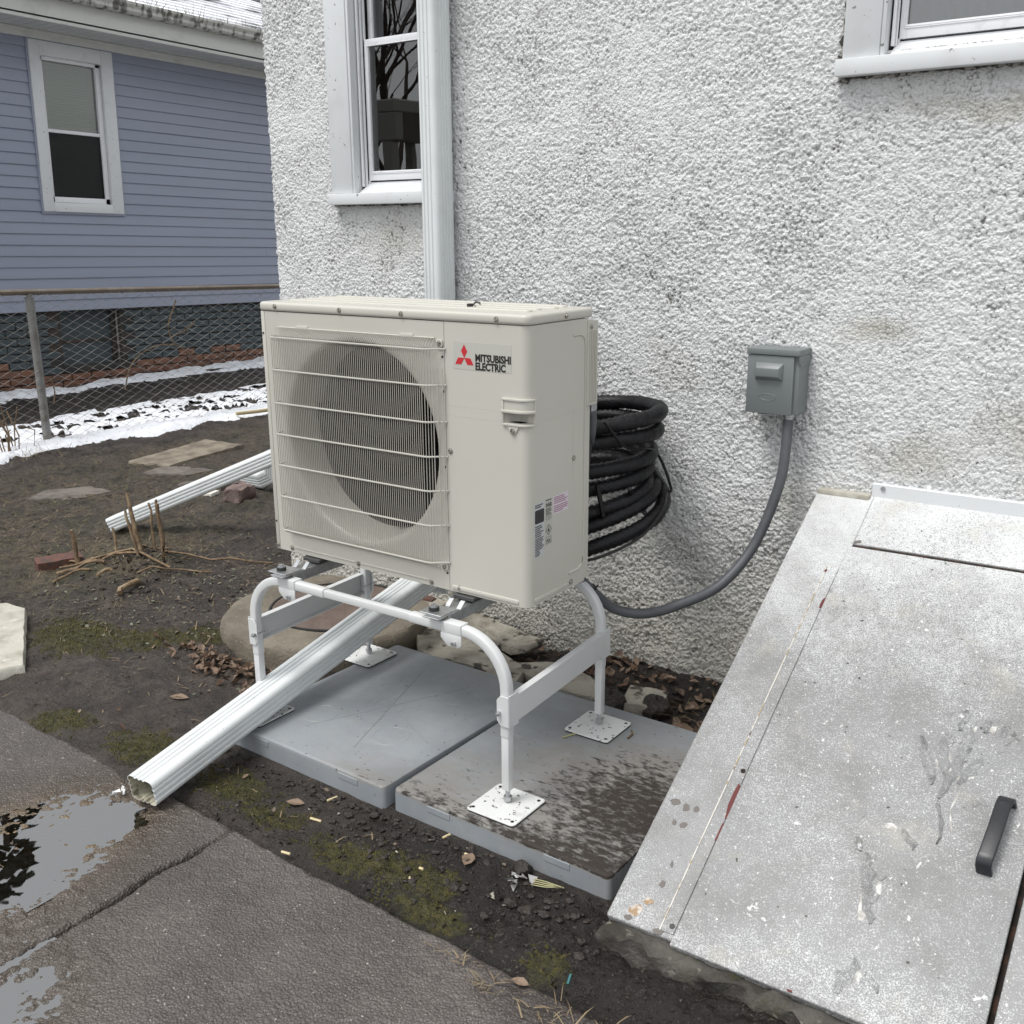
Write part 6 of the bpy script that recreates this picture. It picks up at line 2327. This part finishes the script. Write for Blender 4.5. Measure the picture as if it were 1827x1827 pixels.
for lab, a, b in (('pale wood splinter standing by the pad corner below the sloping pipe', (.485, -.302), (.49, -.27)), ('pale wood splinter near the tan leaf beside the open pipe', (.515, -.395), (.545, -.385)), ('pale wood splinter against the muddy pad front', (.86, -.262), (.865, -.238)),
                  ('pale wood splinter above the brown leaf', (.955, -.29), (.985, -.292)), ('pale wood splinter at the moss edge on the paving', (.60, -.545), (.575, -.55)), ('tiny pale wood chip lying on the moss patch', (.905, -.445), (.92, -.45)), ('pale chip in the middle of the mossy strip', (.90, -.40), (.914, -.402))):
    litter_strip('wood_splinter', lab, 'wood chip', a, b, .0035, 'chip')
litter_strip('teal_tube', 'short teal plastic tube stuck in the mud near the corner stone', 'plastic tube', (1.405, -.52), (1.40, -.50), .003, 'teal')
tt_ = thing('wire_offcuts', 'pale yellow wire offcuts lying at the pad edge', 'wire', (1.18, -.275, gz(1.18, -.275)))
for k_ in range(4):
    z_ = gz(1.18, -.28) + .008 + .003 * k_
    MB().tube([(1.155, -.288 + .004 * k_, z_), (1.19, -.285 + .003 * k_, z_ + .006), (1.235, -.268 - .004 * k_, z_ + .012)], .0014, 5).build('offcut', 'yellow_wire', tt_)
MB().tube([(.905, .30, PT + .003), (.92, .335, PT + .003), (.93, .365, PT + .004)], .0035, 5)
tag(MB().tube([(.885, .27, PT + .0035), (.905, .315, PT + .004), (.93, .335, PT + .004)], .003, 5).build('straw_stalk', 'yellow_wire', None), 'pale yellow stalk lying on the pad by the rear foot plate', 'straw')
tag(MB().tube([(1.03, .425, PT + .003), (1.045, .405, PT + .004), (1.045, .375, PT + .003)], .003, 5).build('twig', 'stem', None), 'small dark twig on the pad right of the rear foot plate', 'twig')
m = MB()
rn = random.Random(55)
for k_ in range(9):
    x_, y_ = 1.125 + rn.gauss(0, .012), -.305 + rn.gauss(0, .016)
    z_ = gz(x_, y_)
    p = [(x_ + rn.uniform(-.02, .02), y_ + rn.uniform(-.02, .02), z_ + rn.uniform(.0, .022)) for _ in range(4)]
    m.add(p, [(0, 1, 2), (0, 2, 3)])
tag(m.build('plastic_wrapper', 'plastic_clear', None, smooth=0), 'crumpled clear plastic wrapper in the mud by the pad', 'wrapper')
m = MB()
for k_ in range(6):
    x_, y_ = -.015 + rn.gauss(0, .008), -.615 + rn.gauss(0, .01)
    p = [(x_ + rn.uniform(-.012, .012), y_ + rn.uniform(-.012, .012), .002 + rn.uniform(.0, .014)) for _ in range(4)]
    m.add(p, [(0, 1, 2), (0, 2, 3)])
tag(m.build('paper_scrap', 'paper', None, smooth=0), 'white crumpled paper scrap on the paving left of the pipe end', 'paper')

# ------------------------------------------------------------------ bare trees and porch on the far side of the yard (seen in the window glass)
def bare_tree(label, x, y, h, seed):
    rn = random.Random(seed)
    t = thing('bare_tree', label, 'tree', (x, y, -.05), group='leafless trees on the camera side of the yard')
    tm, cm = MB(), MB()

    def grow(p, d, L, r_, lev):
        n = 4 if lev < 3 else 3
        pts = [p.copy()]
        q = p.copy()
        dd = d.copy()
        for i in range(n):
            dd = (dd + Vector((rn.gauss(0, .10), rn.gauss(0, .10), rn.gauss(.03, .06)))).normalized()
            q = q + dd * (L / n)
            pts.append(q.copy())
        sc_ = [1 - .42 * i / n for i in range(n + 1)]
        (tm if lev == 0 else cm).tube(pts, r_, 7 if lev < 2 else (5 if lev < 3 else 3), cap=False, scales=sc_)
        if lev >= 5:
            return
        for b in range(rn.choice((2, 3, 3)) if lev else 5):
            k_ = n if b == 0 else rn.randint(1 if lev else 2, n)
            ax = Vector((rn.gauss(0, 1), rn.gauss(0, 1), rn.gauss(0, .4))).normalized()
            nd = (dd + ax * rn.uniform(.45, .85)).normalized()
            grow(pts[k_], nd, L * rn.uniform(.58, .8), r_ * sc_[k_] * rn.uniform(.5, .72), lev + 1)

    grow(Vector((x, y, -.05)), Vector((rn.gauss(0, .04), rn.gauss(0, .04), 1)).normalized(), h * .36, h * .011, 0)
    tm.build('trunk', 'bark', t, smooth=60)
    cm.build('crown', 'bark', t, smooth=60)


bare_tree('tall bare tree with forked limbs furthest left across the yard', -12.6, -13.0, 12, 3)
bare_tree('bare tree leaning beside the porch across the yard', -14.6, -14.0, 12, 5)
bare_tree('slim bare tree across the yard farthest from the house', -16.2, -17.0, 14, 8)
bare_tree('bare tree behind the others nearest the blue house', -18.6, -18.0, 14, 13)
def spruce(label, x, y, h, seed):  # unseen trees, added so the upper puddle mirrors something dark
    rn = random.Random(seed)
    t = thing('added_spruce', label, 'tree', (x, y, -.05), group='unseen spruces added to darken the puddle reflection')
    MB().rod((x, y, -.05), (x, y, h * .9), h * .016, 8, h * .004).build('trunk', 'bark', t)
    m = MB()
    for k_ in range(800):
        f = rn.random() ** .75
        z_ = h * (1 - .93 * f)
        r_ = h * .21 * f * math.sqrt(rn.uniform(.15, 1)) * (1 + .25 * math.sin(z_ * 5))
        a = rn.uniform(0, 6.283)
        p = Vector((x + r_ * math.cos(a), y + r_ * math.sin(a), z_))
        L = rn.uniform(.25, .6)
        d = Vector((math.cos(a) * L, math.sin(a) * L, -.25 * L))
        w = Vector((-math.sin(a), math.cos(a), rn.uniform(-.3, .3))) * L * .35
        m.add([p, p + d * .5 + w, p + d, p + d * .5 - w], [(0, 1, 2, 3)])
    m.build('crown', 'spruce', t, smooth=0)


MAT['spruce'] = pm('spruce', (0.030, 0.042, 0.024), 0.8, [((0.055, 0.07, 0.04), 3, .4, .6, .8, 3)])
for lab, x_, y_, h_, s_ in (('tall unseen spruce added nearest the street to darken the puddle reflection', -15.5, 3.6, 10.5, 1), ('unseen spruce added second from the street to darken the puddle reflection', -16.5, 6.8, 11.5, 2), ('unseen spruce added third from the street to darken the puddle reflection', -15.8, 10.0, 11, 3), ('short unseen spruce added farthest back to darken the puddle reflection', -16.8, 13.0, 10, 4)):
    spruce(lab, x_, y_, h_, s_)
po = thing('porch', 'dark open timber porch across the yard', 'porch', (-4.6, -3.6, 0))
MB().box((-5.6, -5.2, 2.42), (-3.5, -2.6, 2.52)).build('roof', 'porch_wood', po, .01, 1)
MB().box((-5.6, -2.7, 2.20), (-3.5, -2.6, 2.419)).build('beam', 'porch_wood', po, .01, 1)
MB().box((-5.6, -5.2, -.1), (-3.5, -2.6, .12)).build('deck', 'porch_wood', po, .01, 1)
for x_, y_ in ((-3.6, -2.65), (-5.5, -2.65), (-3.6, -5.1), (-5.5, -5.1)):
    MB().box((x_ - .05, y_ - .045, .121), (x_ + .05, y_ + .045, 2.199 if y_ > -3 else 2.419)).build('post', 'porch_wood', po, .006, 1)
for x_, s_ in ((-3.66, -1), (-5.44, 1)):
    MB().rod((x_, -2.65, 1.75), (x_ + s_ * .42, -2.65, 2.19), .04, 6).build('brace', 'porch_wood', po)
